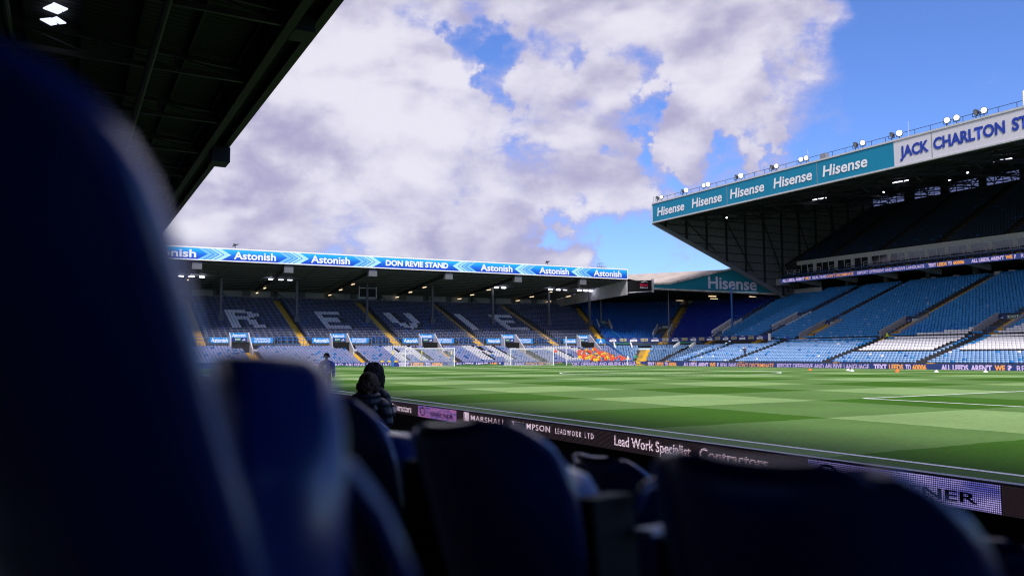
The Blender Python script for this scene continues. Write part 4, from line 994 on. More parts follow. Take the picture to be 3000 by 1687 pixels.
messages([("TEXT", 108.27, 106.5, led_pink, .045), ("LEEDS", 106.2, 104.1, led_orange, .045), ("TO", 103.8, 103.0, led_pink, .045), ("60006", 102.8, 100.85, led_orange, .045),
          ("ALL LEEDS, AREN'T", 99.1, 93.4, led_pink, .04), ("WE", 93.1, 91.8, led_orange, .045), ("?", 91.5, 91.1, led_pink, .04), ("REAL FANS", 90.73, 87.4, led_pink, .008), ("DON'T DISCRIMINATE", 87.2, 80.17, led_orange, .008),
          ("REPORT OFFENSIVE AND ABUSIVE LANGUAGE", 79.54, 64.77, led_pink, .008), ("TEXT", 64.1, 62.3, led_pink, .045), ("LEEDS", 62.0, 60.1, led_orange, .045), ("TO", 59.8, 59.1, led_pink, .045), ("60006", 58.9, 57.15, led_orange, .045),
          ("ALL LEEDS, AREN'T", 55.35, 49.6, led_pink, .04), ("WE", 49.3, 48.2, led_orange, .045), ("?", 48.0, 47.5, led_pink, .04), ("REAL FANS", 47.0, 43, led_pink, .008)], scr2, put_e)
local(scr2)
gate = MB()
for i in range(4): gate.box(73.05+.0, 73.88, 109.45+.28*i, 109.73+.28*i, -.6, -.2+.2*i)
o = gate.build('access_steps', yellow_paint); o['label'] = 'yellow steps through the gap where the two LED boards meet'; o['category'] = 'steps'
# near board: pixel screen facing the seats
def pixel_led(name, kind):
    m = bpy.data.materials.new(name); m.use_nodes = True; t = m.node_tree; b = t.nodes['Principled BSDF']; b.inputs['Roughness'].default_value = .5
    b.inputs['Base Color'].default_value = (.006, .006, .007, 1)
    tcn = t.nodes.new('ShaderNodeTexCoord'); sp = t.nodes.new('ShaderNodeSeparateXYZ'); t.links.new(tcn.outputs['Object'], sp.inputs[0])
    def ma(op, a, c=None):
        q = t.nodes.new('ShaderNodeMath'); q.operation = op
        for i, v in enumerate((a, c)):
            if v is None: continue
            if isinstance(v, (int, float)): q.inputs[i].default_value = v
            else: t.links.new(v, q.inputs[i])
        return q.outputs[0]
    def dots(c): return ma('GREATER_THAN', ma('SINE', ma('MULTIPLY', c, 2*math.pi/.022)), -.35)
    grid = ma('MULTIPLY', dots(sp.outputs[1]), dots(sp.outputs[2]))
    if kind == 'dark': col = (.30, .20, .26, 1); st = ma('MULTIPLY', grid, .07); b.inputs['Emission Color'].default_value = col
    elif kind == 'text': col = (.95, .72, .88, 1); st = ma('MULTIPLY', grid, .95); b.inputs['Emission Color'].default_value = col
    else:
        w = t.nodes.new('ShaderNodeTexNoise'); w.inputs['Scale'].default_value = 5 if kind == 'noisy' else 1.5
        mp = t.nodes.new('ShaderNodeMapping'); mp.inputs[3].default_value = (1, 1, 5); t.links.new(tcn.outputs['Object'], mp.inputs[0]); t.links.new(mp.outputs[0], w.inputs['Vector'])
        cr = t.nodes.new('ShaderNodeValToRGB'); t.links.new(w.outputs['Fac'], cr.inputs[0])
        cr.color_ramp.elements[0].position = .35; cr.color_ramp.elements[0].color = (.12, .12, .55, 1); cr.color_ramp.elements[1].position = .65; cr.color_ramp.elements[1].color = (.85, .30, .75, 1) if kind == 'noisy' else (.5, .42, .95, 1)
        t.links.new(cr.outputs[0], b.inputs['Emission Color']); st = ma('MULTIPLY', grid, .55)
    t.links.new(st, b.inputs['Emission Strength'])
    return m
led_dark, led_text, led_noisy, led_violet = pixel_led('near_led_dark', 'dark'), pixel_led('near_led_text', 'text'), pixel_led('near_led_bright', 'noisy'), pixel_led('near_led_violet', 'violet')
nb_ = empty('advertising_board', 'low black LED board with pixelated pink wording along the near touchline', 'LED board', (-2.7, 10, 0))
XB = -2.7
mb = MB(); mb.box(XB, XB+.07, -8, 60, -.02, .283); mb.build('panel', led_dark, nb_)
mb = MB(); mb.box(XB-.02, XB+.09, -8, 60, .285, .308); mb.build('top_rail', pale_steel, nb_)
mb = MB(); mb.box(XB-.01, XB+.09, -8, 60, -.72, -.023); mb.build('back_box', black_steel, nb_)
mb = MB()
for y in np.arange(-6, 40, 1.0): mb.box(XB-.02, XB-.011, y-.01, y+.01, -.7, -.03); mb.box(XB-.03, XB-.011, y+.45, y+.5, -.3, -.27)
mb.build('panel_joints', dark_steel, nb_, kind='stuff')
def put_b(body, a, b_, z0, z1, m_=led_text, bold=.01, sp=1.0): lettering(body, (XB, a), (XB, b_), z0, z1, m_, nb_, .012, bold, spacing=sp)
put_b('Specialist Contractors', 20.8, 17.9, .05, .23); put_b('MARSHALL', 14.05, 12.3, .1, .22, sp=1.1); put_b('THOMPSON', 12.0, 10.4, .1, .22, sp=1.2)
put_b('LEADWORK LTD', 10.2, 8.86, .1, .20, sp=1.5); put_b('Lead Work Specialist', 8.21, 6.2, .06, .22, bold=.02); put_b('Contractors', 6.0, 4.6, .06, .22, bold=.02)
mb = MB(); mb.box(XB-.012, XB-.004, 14.9, 17.39, -.015, .28); mb.build('screen_block', led_noisy, nb_)
mb = MB(); mb.box(XB-.012, XB-.004, 1.4, 3.91, -.015, .28); mb.build('screen_block', led_violet, nb_)
dk = mat('led_blue_ink', (.004, .01, .09), .5)
for ya, yb_ in ((16.5, 15.05), (3.1, 1.65)): lettering('PARTNER', (XB, ya), (XB, yb_), .05, .155, dk, nb_, .02, .02)
for yc in (17.05, 3.6):
    mb = MB(); n = 18
    for j in range(n):
        if 2 < j < 7: pass
        a0, a1 = 2*math.pi*j/n, 2*math.pi*(j+1)/n
        mb.quad((XB-.02, yc-.17*math.cos(a0), .13+.12*math.sin(a0)), (XB-.02, yc-.13*math.cos(a0), .13+.09*math.sin(a0)), (XB-.02, yc-.13*math.cos(a1), .13+.09*math.sin(a1)), (XB-.02, yc-.17*math.cos(a1), .13+.12*math.sin(a1)))
    mb.build('emblem', dk, nb_)
mb = MB()
for i in range(4): mb.box(XB-.022, XB-.014, 14.38-.07*i, 14.42-.07*i, .07, .25)
mb.box(XB-.022, XB-.014, 14.17, 14.42, .25, .27); mb.build('emblem', led_text, nb_)
local(nb_)

# ------------------------------------------------------------------ goals, flags, posts, cones
net_mat = bpy.data.materials.new('goal_net'); net_mat.use_nodes = True; net_mat.node_tree.nodes['Principled BSDF'].inputs['Base Color'].default_value = (.75, .75, .78, 1)
def goal(x0, x1, y, z, depth, label, boxed):
    g = empty('football_goal', label, 'goal', ((x0+x1)/2, y, z), 0)
    xl, xr = x0-(x0+x1)/2, x1-(x0+x1)/2; h = 2.44; r = .06
    for x in (xl-r, xr+r):
        mb = MB(); mb.tube([(x, 0, 0), (x, 0, h+r)], r, 10); mb.build('post', white_paint, g)
    mb = MB(); mb.tube([(xl-2*r, 0, h+r), (xr+2*r, 0, h+r)], r, 10); mb.build('crossbar', white_paint, g)
    mb = MB(); 
    mb.tube([(xl-r, 0, .03), (xl-r, depth, .03), (xr+r, depth, .03), (xr+r, 0, .03)], .035, 6)
    if not boxed:
        for x in (xl-r, xr+r): mb.tube([(x, 0, h), (x, .75, h-.1), (x, depth, .05)], .03, 6)
    mb.build('ground_frame', white_paint, g)
    nt_ = MB(); st = .14; w = .011
    td = depth if boxed else .8                  # top depth
    def P(xx, s_):                               # s_ runs over roof then down the back
        if s_ <= td: return (xx, s_, h-.02-(.05 if not boxed else 0)*s_)
        ln = math.hypot(depth-td, h); k = (s_-td)/ln; return (xx, td+(depth-td)*k, (h-.06)*(1-k))
    tot = td+math.hypot(depth-td, h)
    for xx in np.arange(xl, xr, st):
        for a, b_ in ((0, td), (td, tot-.01)): nt_.bar(P(xx, a), P(xx, b_), w)
    for s_ in np.arange(0, tot, st): nt_.bar(P(xl, s_), P(xr, s_), w)
    for xx in (xl, xr):
        for yy in np.arange(0, depth, st):
            zt = h if yy < td else h*(1-(yy-td)/(depth-td+1e-6)); nt_.bar((xx, yy, 0), (xx, yy, max(.05, zt)), w)
        for zz_ in np.arange(.1, h, st):
            yd = depth if boxed else td+(depth-td)*(1-zz_/h); nt_.bar((xx, 0, zz_), (xx, yd, zz_), w)
    nt_.build('net', net_mat, g, kind='stuff')
goal(30.34, 37.66, 105, 0, 2.0, 'white goal with box net held by blue and yellow poles at the far end', True)
goal(46.9, 54.15, 105, -.06, 2.2, 'portable white goal with sloping net standing right of the main far goal', False)
padm = blue_paint; yl = mat('pole_yellow', (.75, .60, .04), .5)
for i, (x, pad, lab) in enumerate(((29.28, 1, 'thick blue padded net pole with yellow band, left of the far goal'), (33.7, 0, 'thin yellow and blue net pole behind the middle of the far goal'), (38.34, 1, 'thick blue padded net pole with yellow band, at the right post of the far goal'))):
    o = empty('net_pole', lab, 'net pole', (x, 107.4, -.3), 0, 'net poles behind the far goal')
    r = .22 if pad else .07
    if pad: mb = MB(); mb.tube([(0, 0, 0), (0, 0, 1.75)], r*.75, 12); mb.build('padding', padm, o); 
    mb = MB(); mb.tube([(0, 0, 1.75 if pad else 0), (0, 0, 3.2)], .06, 8); mb.build('shaft', blue_paint, o)
    mb = MB(); mb.tube([(0, 0, 1.95), (0, 0, 2.55)], .085, 8)
    if not pad: mb.tube([(0, 0, .2), (0, 0, .75)], .085, 8); mb.tube([(0, 0, 1.1), (0, 0, 1.6)], .085, 8)
    mb.build('yellow_band', yl, o)
o = empty('tall_pole', 'tall pale grey pole standing behind the pitch between portable goal and stewards', 'pole', (58.05, 107.5, -.4))
mb = MB(); mb.tube([(0, 0, 0), (0, 0, 4.75)], .10, 10); mb.build('shaft', pale_steel, o); mb = MB(); mb.tube([(0, 0, 0), (0, 0, .15)], .25, 10); mb.build('base', dark_steel, o)
o = empty('corner_flag', 'white corner flag at the far corner of the pitch in front of the blue seats', 'flag', (68, 105, gz(68)))
mb = MB(); mb.tube([(0, 0, 0), (0, 0, 1.6)], .05, 8); mb.build('pole', white_paint, o)
mb = MB(); pts = [(0, 0, 1.6), (.04, -.16, 1.5), (.16, -.18, 1.25), (.1, -.14, .95), (.03, 0, 1.05)]; mb.slab(pts, (.01, .01, 0)); mb.build('cloth', white_paint, o)
# low rolls of turf matting behind the goal line
for i, (x0, x1) in enumerate(((8, 17), (17.2, 29.5), (38.8, 46.8), (54.6, 59.5))):
    mb = MB(); n = 10; prof_ = [(107.9+.22*j, .02+.24*math.sin(math.pi*j/5)) for j in range(6)]
    for k in range(n):
        xa, xb = x0+(x1-x0)*k/n, x0+(x1-x0)*(k+1)/n; ja, jb = .12*math.sin(k*1.7+i), .12*math.sin((k+1)*1.7+i)
        for (ya, za), (yb2, zb) in zip(prof_, prof_[1:]): mb.quad((xa, ya, -.32+za*(1+ja)*2.1), (xb, ya, -.32+za*(1+jb)*2.1), (xb, yb2, -.32+zb*(1+jb)*2.1), (xa, yb2, -.32+zb*(1+ja)*2.1))
    o = mb.build('turf_mound', g_plain); o['label'] = ('dark green turf mound at the foot of the board, far left of the main goal', 'long dark turf mound just left of the main goal', 'dark turf mound between the two far goals', 'short turf mound at the foot of the tall pale pole')[i]; o['category'] = 'turf mound'; o['group'] = 'turf mounds behind the far goal line'
orange = mat('cone_orange', (.80, .13, .01), .5); whitec = mat('cone_white', (.8, .8, .84), .5)
cone_me = {}
for nm, m_ in (('o', orange), ('w', whitec)):
    mb = MB(); mb.tube([(0, 0, 0), (0, 0, .02), (0, 0, .10), (0, 0, .18)], [.20, .19, .11, .04], 14, cap=False); mb.tube([(0, 0, .176), (0, 0, .18)], [.04, .04], 14); cone_me[nm] = mb.mesh('marker_cone', m_)
CONES = [(50.85, 52.4, 'o', 'orange marker cone right of the centre circle, alone'), (54.39, 51.05, 'w', 'white marker cone, left one of the closest white pair'), (50.97, 47.75, 'w', 'white marker cone, right one of the closest white pair'),
         (60.08, 50.0, 'o', 'orange marker cone, rear one of the orange pair'), (51.27, 43.4, 'o', 'orange marker cone, front one of the orange pair'), (54.56, 42.04, 'w', 'white marker cone just right of the orange pair'), (59.66, 40.94, 'w', 'white marker cone farthest to the right on the grass')]
for x, y, c, lab in CONES:
    o = link('marker_cone', cone_me[c], None, label=lab, category='cone', group='marker cones on the pitch'); o.location = (x, y, gz(x)); o.rotation_euler.z = rnd()*3

# ------------------------------------------------------------------ people
def skin_mesh(name, verts, edges, radii, regions, levels=1):
    """regions: per vertex material slot; 0 jacket 1 trousers 2 skin 3 hair 4 shoes 5 band"""
    me = bpy.data.meshes.new(name); me.from_pydata(verts, edges, [])
    o = bpy.data.objects.new(name, me); COL.objects.link(o)
    m = o.modifiers.new('skin', 'SKIN'); m.use_smooth_shade = True; m.branch_smoothing = .6
    for v, r in zip(me.skin_vertices[0].data, radii): v.radius = r if isinstance(r, tuple) else (r, r)
    me.skin_vertices[0].data[0].use_root = True
    s_ = o.modifiers.new('sub', 'SUBSURF'); s_.levels = levels; s_.render_levels = levels
    bpy.context.view_layer.update()
    out = bpy.data.meshes.new_from_object(o.evaluated_get(bpy.context.evaluated_depsgraph_get())); bpy.data.objects.remove(o)
    V = [Vector(v) for v in verts]; segs = [(V[a], V[b], a, b) for a, b in edges]; idx = []
    for p in out.polygons:
        c = p.center; best = None
        for a, b, ia, ib in segs:
            ab = b-a; t = max(0, min(1, (c-a).dot(ab)/max(1e-9, ab.dot(ab)))); dd = (c-(a+ab*t)).length
            if best is None or dd < best[0]: best = (dd, ia if t < .5 else ib)
        rg = regions[best[1]]
        if best[1] in (5, 6, 7):
            hc = V[5]; rel_ = c-hc
            if rel_.z > .045 or (rel_.y < .0 and rel_.z > -.05): rg = 3
        idx.append(rg)
    out.polygons.foreach_set('material_index', idx); out.polygons.foreach_set('use_smooth', [True]*len(idx))
    out.name = name
    return out
J, T, K, H_, B_ = 0, 1, 2, 3, 4
def body(pose, bulk_=1.0):
    """figure facing +y, feet (or seat base) at z = 0"""
    if pose == 'stand' or pose == 'walk' or pose == 'phone':
        sw = .22 if pose == 'walk' else 0.03
        v = [(0, 0, .95), (0, .0, 1.12), (0, .01, 1.30), (0, 0, 1.43), (0, .01, 1.51), (0, .03, 1.625), (0, .025, 1.71), (0, .02, 1.56)]
        e = [(0, 1), (1, 2), (2, 3), (3, 4), (4, 7), (7, 5), (5, 6)]; r = [(.17*bulk_, .12*bulk_), (.165*bulk_, .12*bulk_), (.18*bulk_, .125*bulk_), (.10, .09), .048, (.098, .11), (.075, .085), (.065, .075)]; g = [J, J, J, J, K, K, K, K]
        for sx in (-1, 1):
            b0 = len(v); v += [(sx*.10, 0, .86), (sx*.10, sx*sw*.6+.02, .50), (sx*.10, sx*sw-.03, .09), (sx*.10, sx*sw+.10, .045)]
            e += [(0, b0), (b0, b0+1), (b0+1, b0+2), (b0+2, b0+3)]; r += [.10, .068, .045, .04]; g += [T, T, B_, B_]
            b0 = len(v)
            if pose == 'phone': arm = [(sx*.20, 0, 1.38), (sx*.25, .04, 1.12), (sx*.12, .28, 1.16), (sx*.06, .36, 1.22)]
            else: arm = [(sx*.20, 0, 1.38), (sx*.27, -.02-sx*sw*.4, 1.12), (sx*.28, .06-sx*sw*.8, .87), (sx*.28, .09-sx*sw*.9, .78)]
            v += arm; e += [(3, b0), (b0, b0+1), (b0+1, b0+2), (b0+2, b0+3)]; r += [.072*bulk_, .058*bulk_, .045*bulk_, .035]; g += [J, J, J, K]
    else:                                        # sitting on a seat 0.45 high, origin on the tread
        ln = {'sit': .03, 'lean': .16}[pose]
        v = [(0, 0, .52), (0, ln*.4, .70), (0, ln*.8, .88), (0, ln, 1.00), (0, ln+.02, 1.09), (0, ln+.045, 1.20), (0, ln+.04, 1.285), (0, ln+.035, 1.14)]
        e = [(0, 1), (1, 2), (2, 3), (3, 4), (4, 7), (7, 5), (5, 6)]; r = [(.18, .14), (.175, .13), (.185, .13), (.10, .09), .045, (.112, .12), (.085, .095), (.075, .08)]; g = [J, J, J, J, K, K, K, K]
        for sx in (-1, 1):
            b0 = len(v); v += [(sx*.10, .12, .50), (sx*.12, .42, .50), (sx*.12, .44, .10), (sx*.12, .55, .05)]
            e += [(0, b0), (b0, b0+1), (b0+1, b0+2), (b0+2, b0+3)]; r += [.095, .07, .05, .04]; g += [T, T, B_, B_]
            b0 = len(v); v += [(sx*.20, ln, .95), (sx*.26, ln+.05, .72), (sx*.14, .30, .62), (sx*.08, .36, .62)]
            e += [(3, b0), (b0, b0+1), (b0+1, b0+2), (b0+2, b0+3)]; r += [.072, .06, .05, .035]; g += [J, J, J, K]
    return v, e, r, g
FIG = {p: skin_mesh('figure_'+p, *body(p), levels=1) for p in ('stand', 'walk', 'phone', 'sit', 'lean')}
c_or, c_ye, c_li, c_gr = mat('hi_vis_orange', (.72, .062, .008), .7, var=.2, nscale=8), mat('hi_vis_yellow', (.70, .48, .02), .7, var=.2, nscale=8), mat('hi_vis_lime', (.55, .75, .03), .7, var=.15, nscale=8), mat('jacket_green', (.02, .28, .12), .7)
c_bl, c_nv = mat('jacket_blue', (.01, .04, .32), .7), mat('jacket_navy', (.01, .015, .06), .7)
trs, skn, har, sho = mat('trousers_black', (.012, .012, .016), .8), mat('skin_tone', (.42, .22, .15), .6), mat('hair_dark', (.028, .020, .016), .7), mat('shoe_black', (.01, .01, .01), .6)
hair_l = mat('hair_brown', (.10, .052, .03), .7)
VAR = {}
def person(pose, jacket, loc, rz, label, group=None, hair=har, scale=1.0, trousers=trs):
    key = (pose, jacket.name, hair.name)
    if key not in VAR:
        me = FIG[pose].copy()
        for m_ in (jacket, trousers, skn, hair, sho): me.materials.append(m_)
        VAR[key] = me
    o = link('person', VAR[key], None, label=label, category='person'); o.location = loc; o.rotation_euler.z = rz; o.scale = (scale,)*3
    if group: o['group'] = group
    return o
# stewards gathered in the lower north stand
occ = {}; rowsn = ['front', 'second', 'third', 'fourth', 'fifth', 'sixth', 'seventh', 'eighth', 'ninth', 'tenth', 'eleventh']
ORD = ['first', 'second', 'third', 'fourth', 'fifth', 'sixth', 'seventh', 'eighth', 'ninth', 'tenth', 'eleventh', 'twelfth', 'thirteenth', 'fourteenth', 'fifteenth', 'sixteenth', 'seventeenth', 'eighteenth']
rs = random.Random(5)
spans = {0: (64.9, 73.2, .85), 1: (63.3, 72.8, .9), 2: (63.8, 72.5, .85), 3: (64.2, 72.3, .8), 4: (64.6, 72.2, .8), 5: (64.9, 71.6, .75), 6: (65.6, 71.9, .7), 7: (66.4, 71.8, .6), 8: (67.5, 71.0, .4), 9: (69.5, 71.2, .5)}
for r_, (x0, x1, dens) in spans.items():
    d = LOW[r_]; k = 0
    for x in np.arange(x0, x1, .60):
        if rs.random() > dens*.86: continue
        y = CY+R0+d-.12
        if rs.random() < .10: continue
        yel = rs.random() < (.55 if r_ < 3 and x < 70.5 else .12 if r_ < 8 else .3)
        jk = c_ye if yel else c_or; po = rs.choice(('sit', 'sit', 'lean'))
        cn = 'yellow' if yel else 'orange'
        person(po, jk, (x+rs.uniform(-.12, .12), y+rs.uniform(-.1, .1), prof(d)+rs.uniform(-.05, .06)), math.pi+rs.uniform(-.5, .5), f"steward in {cn} jacket, {ORD[k]} from left in {rowsn[r_]} row of the seated crowd", 'stewards seated in a crowd behind the corner', scale=rs.uniform(.95, 1.08)); k += 1
person('sit', c_or, (61.3, CY+R0+LOW[7]-.1, prof(LOW[7])), math.pi+.2, 'orange jacketed steward sitting alone among white seats left of the crowd', 'stewards seated in a crowd behind the corner')
person('stand', c_gr, (74.0, 110.9, -.1), math.pi+.4, 'person in green hooded jacket standing at the right end of the steward crowd')
for i, x in enumerate((29.0, 30.05, 31.1)):
    person('sit', c_ye, (x, CY+R0+LOW[0]-.1, prof(LOW[0])), math.pi+rs.uniform(-.3, .3), f"yellow jacketed steward, {('left', 'middle', 'right')[i]} of three seated beside the yellow stair", 'three stewards by the yellow stair')
person('sit', c_gr, (88.3, 92.2, 3.15), math.pi/2+.2, 'person in green jacket seated behind the blue railing, farther from the banner'); person('sit', c_gr, (88.6, 95.2, 3.2), math.pi/2, 'person in green hooded jacket behind the blue railing, next to the banner end')
person('stand', c_bl, (85.5, 88.0, 2.75), math.pi/2-2.2, 'person in blue jacket standing on the aisle steps above the pale seats', scale=.95)
person('phone', c_nv, (78.3, 89.6, .85), math.pi/2+.5, 'person with long brown hair in navy clothes standing low on an east stand aisle', hair=hair_l, scale=.98)
person('lean', c_li, (86.4, 71.0, 2.95), 0.4, 'steward in lime yellow vest bending over seats beside the left white block', scale=1.15)

# the two spectators close by and the steward by the touchline
def quilt(name, col):
    m = mat(name, col, .45, var=.1, nscale=4, spec=.4); t = m.node_tree; b = t.nodes['Principled BSDF']
    tcn = t.nodes.new('ShaderNodeTexCoord'); w = t.nodes.new('ShaderNodeTexWave'); w.bands_direction = 'Z'; w.inputs['Scale'].default_value = 2.6; w.inputs['Distortion'].default_value = 1.2; w.inputs['Detail'].default_value = 1
    t.links.new(tcn.outputs['Object'], w.inputs['Vector']); bp = t.nodes.new('ShaderNodeBump'); bp.inputs['Strength'].default_value = .9; bp.inputs['Distance'].default_value = .03
    t.links.new(w.outputs['Fac'], bp.inputs['Height']); t.links.new(bp.outputs[0], b.inputs['Normal']); return m
puffer = quilt('puffer_black', (.022, .024, .036))
def strand_hair(parent, head, rx, ry, rz_, length, m_, bun=None, name='hair'):
    mb = MB(); hx, hy, hz = head; n1, n2 = 14, 20
    rr = random.Random(3)
    base = len(mb.v)
    for i in range(n1+1):
        ph = math.pi*.60*i/n1
        for j in range(n2):
            a = 2*math.pi*j/n2; k = 1+rr.uniform(-.035, .035)
            x, y, z = rx*k*math.sin(ph)*math.cos(a), ry*k*math.sin(ph)*math.sin(a), rz_*k*math.cos(ph)
            if y > ry*.55: y = ry*.55
            mb.v.append((hx+x, hy+y, hz+z))
    for i in range(n1):
        for j in range(n2): mb.f.append((base+i*n2+j, base+(i+1)*n2+j, base+(i+1)*n2+(j+1) % n2, base+i*n2+(j+1) % n2)); mb.m.append(0)
    for q in range(46):
        a = rr.uniform(math.pi*.95, math.pi*2.05); l = length*rr.uniform(.6, 1.1); w = rr.uniform(.008, .018)
        x0, y0 = rx*.97*math.cos(a), ry*.97*math.sin(a); pts = []
        for s_ in range(7):
            t_ = s_/6; pts.append((hx+x0*(1+.25*math.sin(3*t_+q))+.012*math.sin(9*t_+q), hy+y0*(1+.1*t_)+.01*math.cos(8*t_+q), hz-.01-l*t_))
        mb.tube(pts, [w, w*1.1, w, w*.9, w*.8, w*.6, w*.2], 5)
    for q in range(90):
        a = rr.uniform(-.35*math.pi, 1.35*math.pi)+math.pi; l = length*rr.uniform(.5, 1.05); w = rr.uniform(.005, .010); k = rr.uniform(1.0, 1.05); pts = []
        for s_ in range(6): ph = rad(8+88*s_/5); pts.append((hx+rx*k*math.sin(ph)*math.cos(a+.25*math.sin(s_+q)), hy+ry*k*math.sin(ph)*math.sin(a+.25*math.sin(s_+q)), hz+rz_*k*math.cos(ph)))
        e0 = pts[-1]
        for s_ in range(1, 6): t_ = s_/5; pts.append((e0[0]*1.0+.018*math.sin(5*t_+q), e0[1]+.015*math.cos(4*t_+2*q)-.01*t_, e0[2]-l*t_))
        mb.tube(pts, [w]*9+[w*.6, w*.2], 4)
    if bun:
        for q in range(9):
            a0 = q*.7; pts = [(hx+bun[0]+bun[3]*.62*math.cos(a0+s_)*math.cos(q), hy+bun[1]+bun[3]*.5*math.sin(a0+s_), hz+bun[2]+bun[3]*.62*math.cos(a0+s_)*math.sin(q)) for s_ in np.linspace(0, 5, 9)]
            mb.tube(pts, .022, 6)
    return mb.build(name, m_, parent, True)
def near_person(name_label, loc, rz, bulk_, jacket, head_turn, hair_fn, pose='phone', scale=1.0):
    o = empty('person', name_label, 'person', loc, rz); o.scale = (scale,)*3
    me = skin_mesh('body', *body(pose, bulk_), levels=2)
    for m_ in (jacket, trs, skn, har, sho): me.materials.append(m_)
    link('body', me, o)
    hp = Vector((0, .03, 1.64)); mb = MB()
    ca, sa = math.sin(head_turn), math.cos(head_turn)
    nose = hp+Vector((ca*.10, sa*.10, 0)); mb.tube([nose+Vector((0, 0, .03)), nose+Vector((ca*.022, sa*.022, -.02)), nose+Vector((0, 0, -.035))], [.008, .014, .006], 6)
    mb.build('nose', skn, o)
    for sg in (-1, 1): mb = MB(); p = hp+Vector((sg*sa*.085, -sg*ca*.085, -.01)); mb.tube([p+Vector((0, 0, .03)), p+Vector((sg*.012, 0, 0)), p+Vector((0, 0, -.03))], [.006, .014, .006], 6); mb.build('ear', skn, o)
    hair_fn(o)
    return o
pa = near_person('person with dark hair in a bun and black puffer jacket holding a blue folder', (-7.99, 5.75, -.25), rad(-38), 1.48, puffer, .6, lambda o: strand_hair(o, (0, .02, 1.65), .115, .125, .125, .10, hair_l, (.05, -.10, .07, .055)), scale=.95)
mb = MB()
for k, (r_, z, yo) in enumerate(((.135, 1.40, -.02), (.155, 1.45, -.05), (.15, 1.52, -.07), (.12, 1.54, -.05))): pass
pts = [[(rr_*math.cos(a), yo+rr_*.85*math.sin(a), z+.02*math.sin(a)) for a in np.linspace(0, 2*math.pi, 20, endpoint=False)] for rr_, z, yo in ((.15, 1.36, -.03), (.185, 1.43, -.05), (.18, 1.50, -.06), (.135, 1.53, -.05), (.11, 1.47, -.03))]
for ra, rb in zip(pts, pts[1:]):
    for j in range(20): mb.quad(ra[j], ra[(j+1) % 20], rb[(j+1) % 20], rb[j])
mb.build('hood', puffer, pa, True)
mb = MB()                                         # small quarter-round logo on the back of the shoulder
for k in range(3):
    ro, ri = .050-.015*k, .042-.015*k; n = 8
    for j in range(n):
        a0, a1 = math.pi/2*j/n, math.pi/2*(j+1)/n
        mb.quad((.17-.025+ri*math.cos(a0), -.168, 1.33+ri*math.sin(a0)), (.17-.025+ro*math.cos(a0), -.168, 1.33+ro*math.sin(a0)), (.17-.025+ro*math.cos(a1), -.168, 1.33+ro*math.sin(a1)), (.17-.025+ri*math.cos(a1), -.168, 1.33+ri*math.sin(a1)))
mb.build('emblem', white_paint, pa)
o = empty('folder', 'dark blue folder held in front of the person with the bun', 'folder', (-8.33, 5.95, .93), rad(-30)); mb = MB(); mb.slab([(-.16, 0, -.12), (.14, 0, -.2), (.14, .05, .1), (-.16, .05, .16)], (0, .015, 0)); mb.build('cover', c_bl, o)
pb = near_person('person with long loose dark hair and black coat standing beside the person with the bun', (-7.68, 6.49, -.24), rad(-60), 1.15, puffer, .3, lambda o: strand_hair(o, (0, .02, 1.66), .118, .125, .125, .34, har), scale=1.0)
mb = MB(); pts = [[(rr_*math.cos(a), yo+rr_*.8*math.sin(a), z) for a in np.linspace(0, 2*math.pi, 20, endpoint=False)] for rr_, z, yo in ((.17, 1.38, -.02), (.165, 1.46, -.02), (.15, 1.47, -.02), (.13, 1.40, -.02))]
for ra, rb in zip(pts, pts[1:]):
    for j in range(20): mb.quad(ra[j], ra[(j+1) % 20], rb[(j+1) % 20], rb[j])
mb.build('collar', puffer, pb, True)
st_ = near_person('steward in blue jacket with reflective bands standing by the near touchline', (-2.05, 28.8, -.03), rad(155), 1.42, mat('steward_blue', (.006, .05, .36), .6), 0, lambda o: strand_hair(o, (0, .02, 1.65), .108, .115, .115, .04, har), 'stand')
refl = mat('reflective_band', (.45, .47, .52), .4)
def band(parent, c, rx, ry, h, m_=refl, name='reflective_band'):
    mb = MB(); n = 18
    for j in range(n):
        a0, a1 = 2*math.pi*j/n, 2*math.pi*(j+1)/n; p = lambda a, z: (c[0]+rx*math.cos(a), c[1]+ry*math.sin(a), c[2]+z)
        mb.quad(p(a0, -h/2), p(a1, -h/2), p(a1, h/2), p(a0, h/2))
    mb.build(name, m_, parent)
band(st_, (0, 0, 1.02), .245, .19, .05)
for sg in (-1, 1): band(st_, (sg*.27, 0.0, 1.10), .085, .085, .05); band(st_, (sg*.275, .05, .93), .07, .075, .04)
mb = MB(); mb.box(-.02, .09, .195, .202, 1.12, 1.30); mb.build('name_badge', white_paint, st_)
mb = MB(); mb.tube([(-.11, .185, 1.36), (-.11, .20, 1.36)], [.03, .028], 10); mb.build('emblem', mat('crest_gold', (.5, .4, .15), .5), st_)

# ------------------------------------------------------------------ near stand
near = empty('west_stand', 'dark roof and terrace of the near stand round the seats', 'stand', (-12, 0, 0))
RX, RZ = -3.0, 14.0
def nroof(x): return RZ+.35+(RX-x)*.07
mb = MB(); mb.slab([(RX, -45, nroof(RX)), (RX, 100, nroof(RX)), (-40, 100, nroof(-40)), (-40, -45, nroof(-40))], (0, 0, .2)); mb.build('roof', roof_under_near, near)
mb = MB(); mb.box(RX-.35, RX, -45, 100, RZ, RZ+.9); mb.build('roof_edge_beam', black_steel, near)
mb = MB(); mb.box(RX-1.6, RX-1.25, -45, 100, RZ-.55, RZ+.5); mb.build('edge_girder', black_steel, near)
for y in np.arange(3, 98, 3.6): mb = MB(); mb.box(RX-1.62, RX-1.601, y, y+1.7, RZ-.35, RZ+.35); mb.build('girder_panel', mat('girder_grey', (.06, .06, .065), .6), near)
mb = MB()
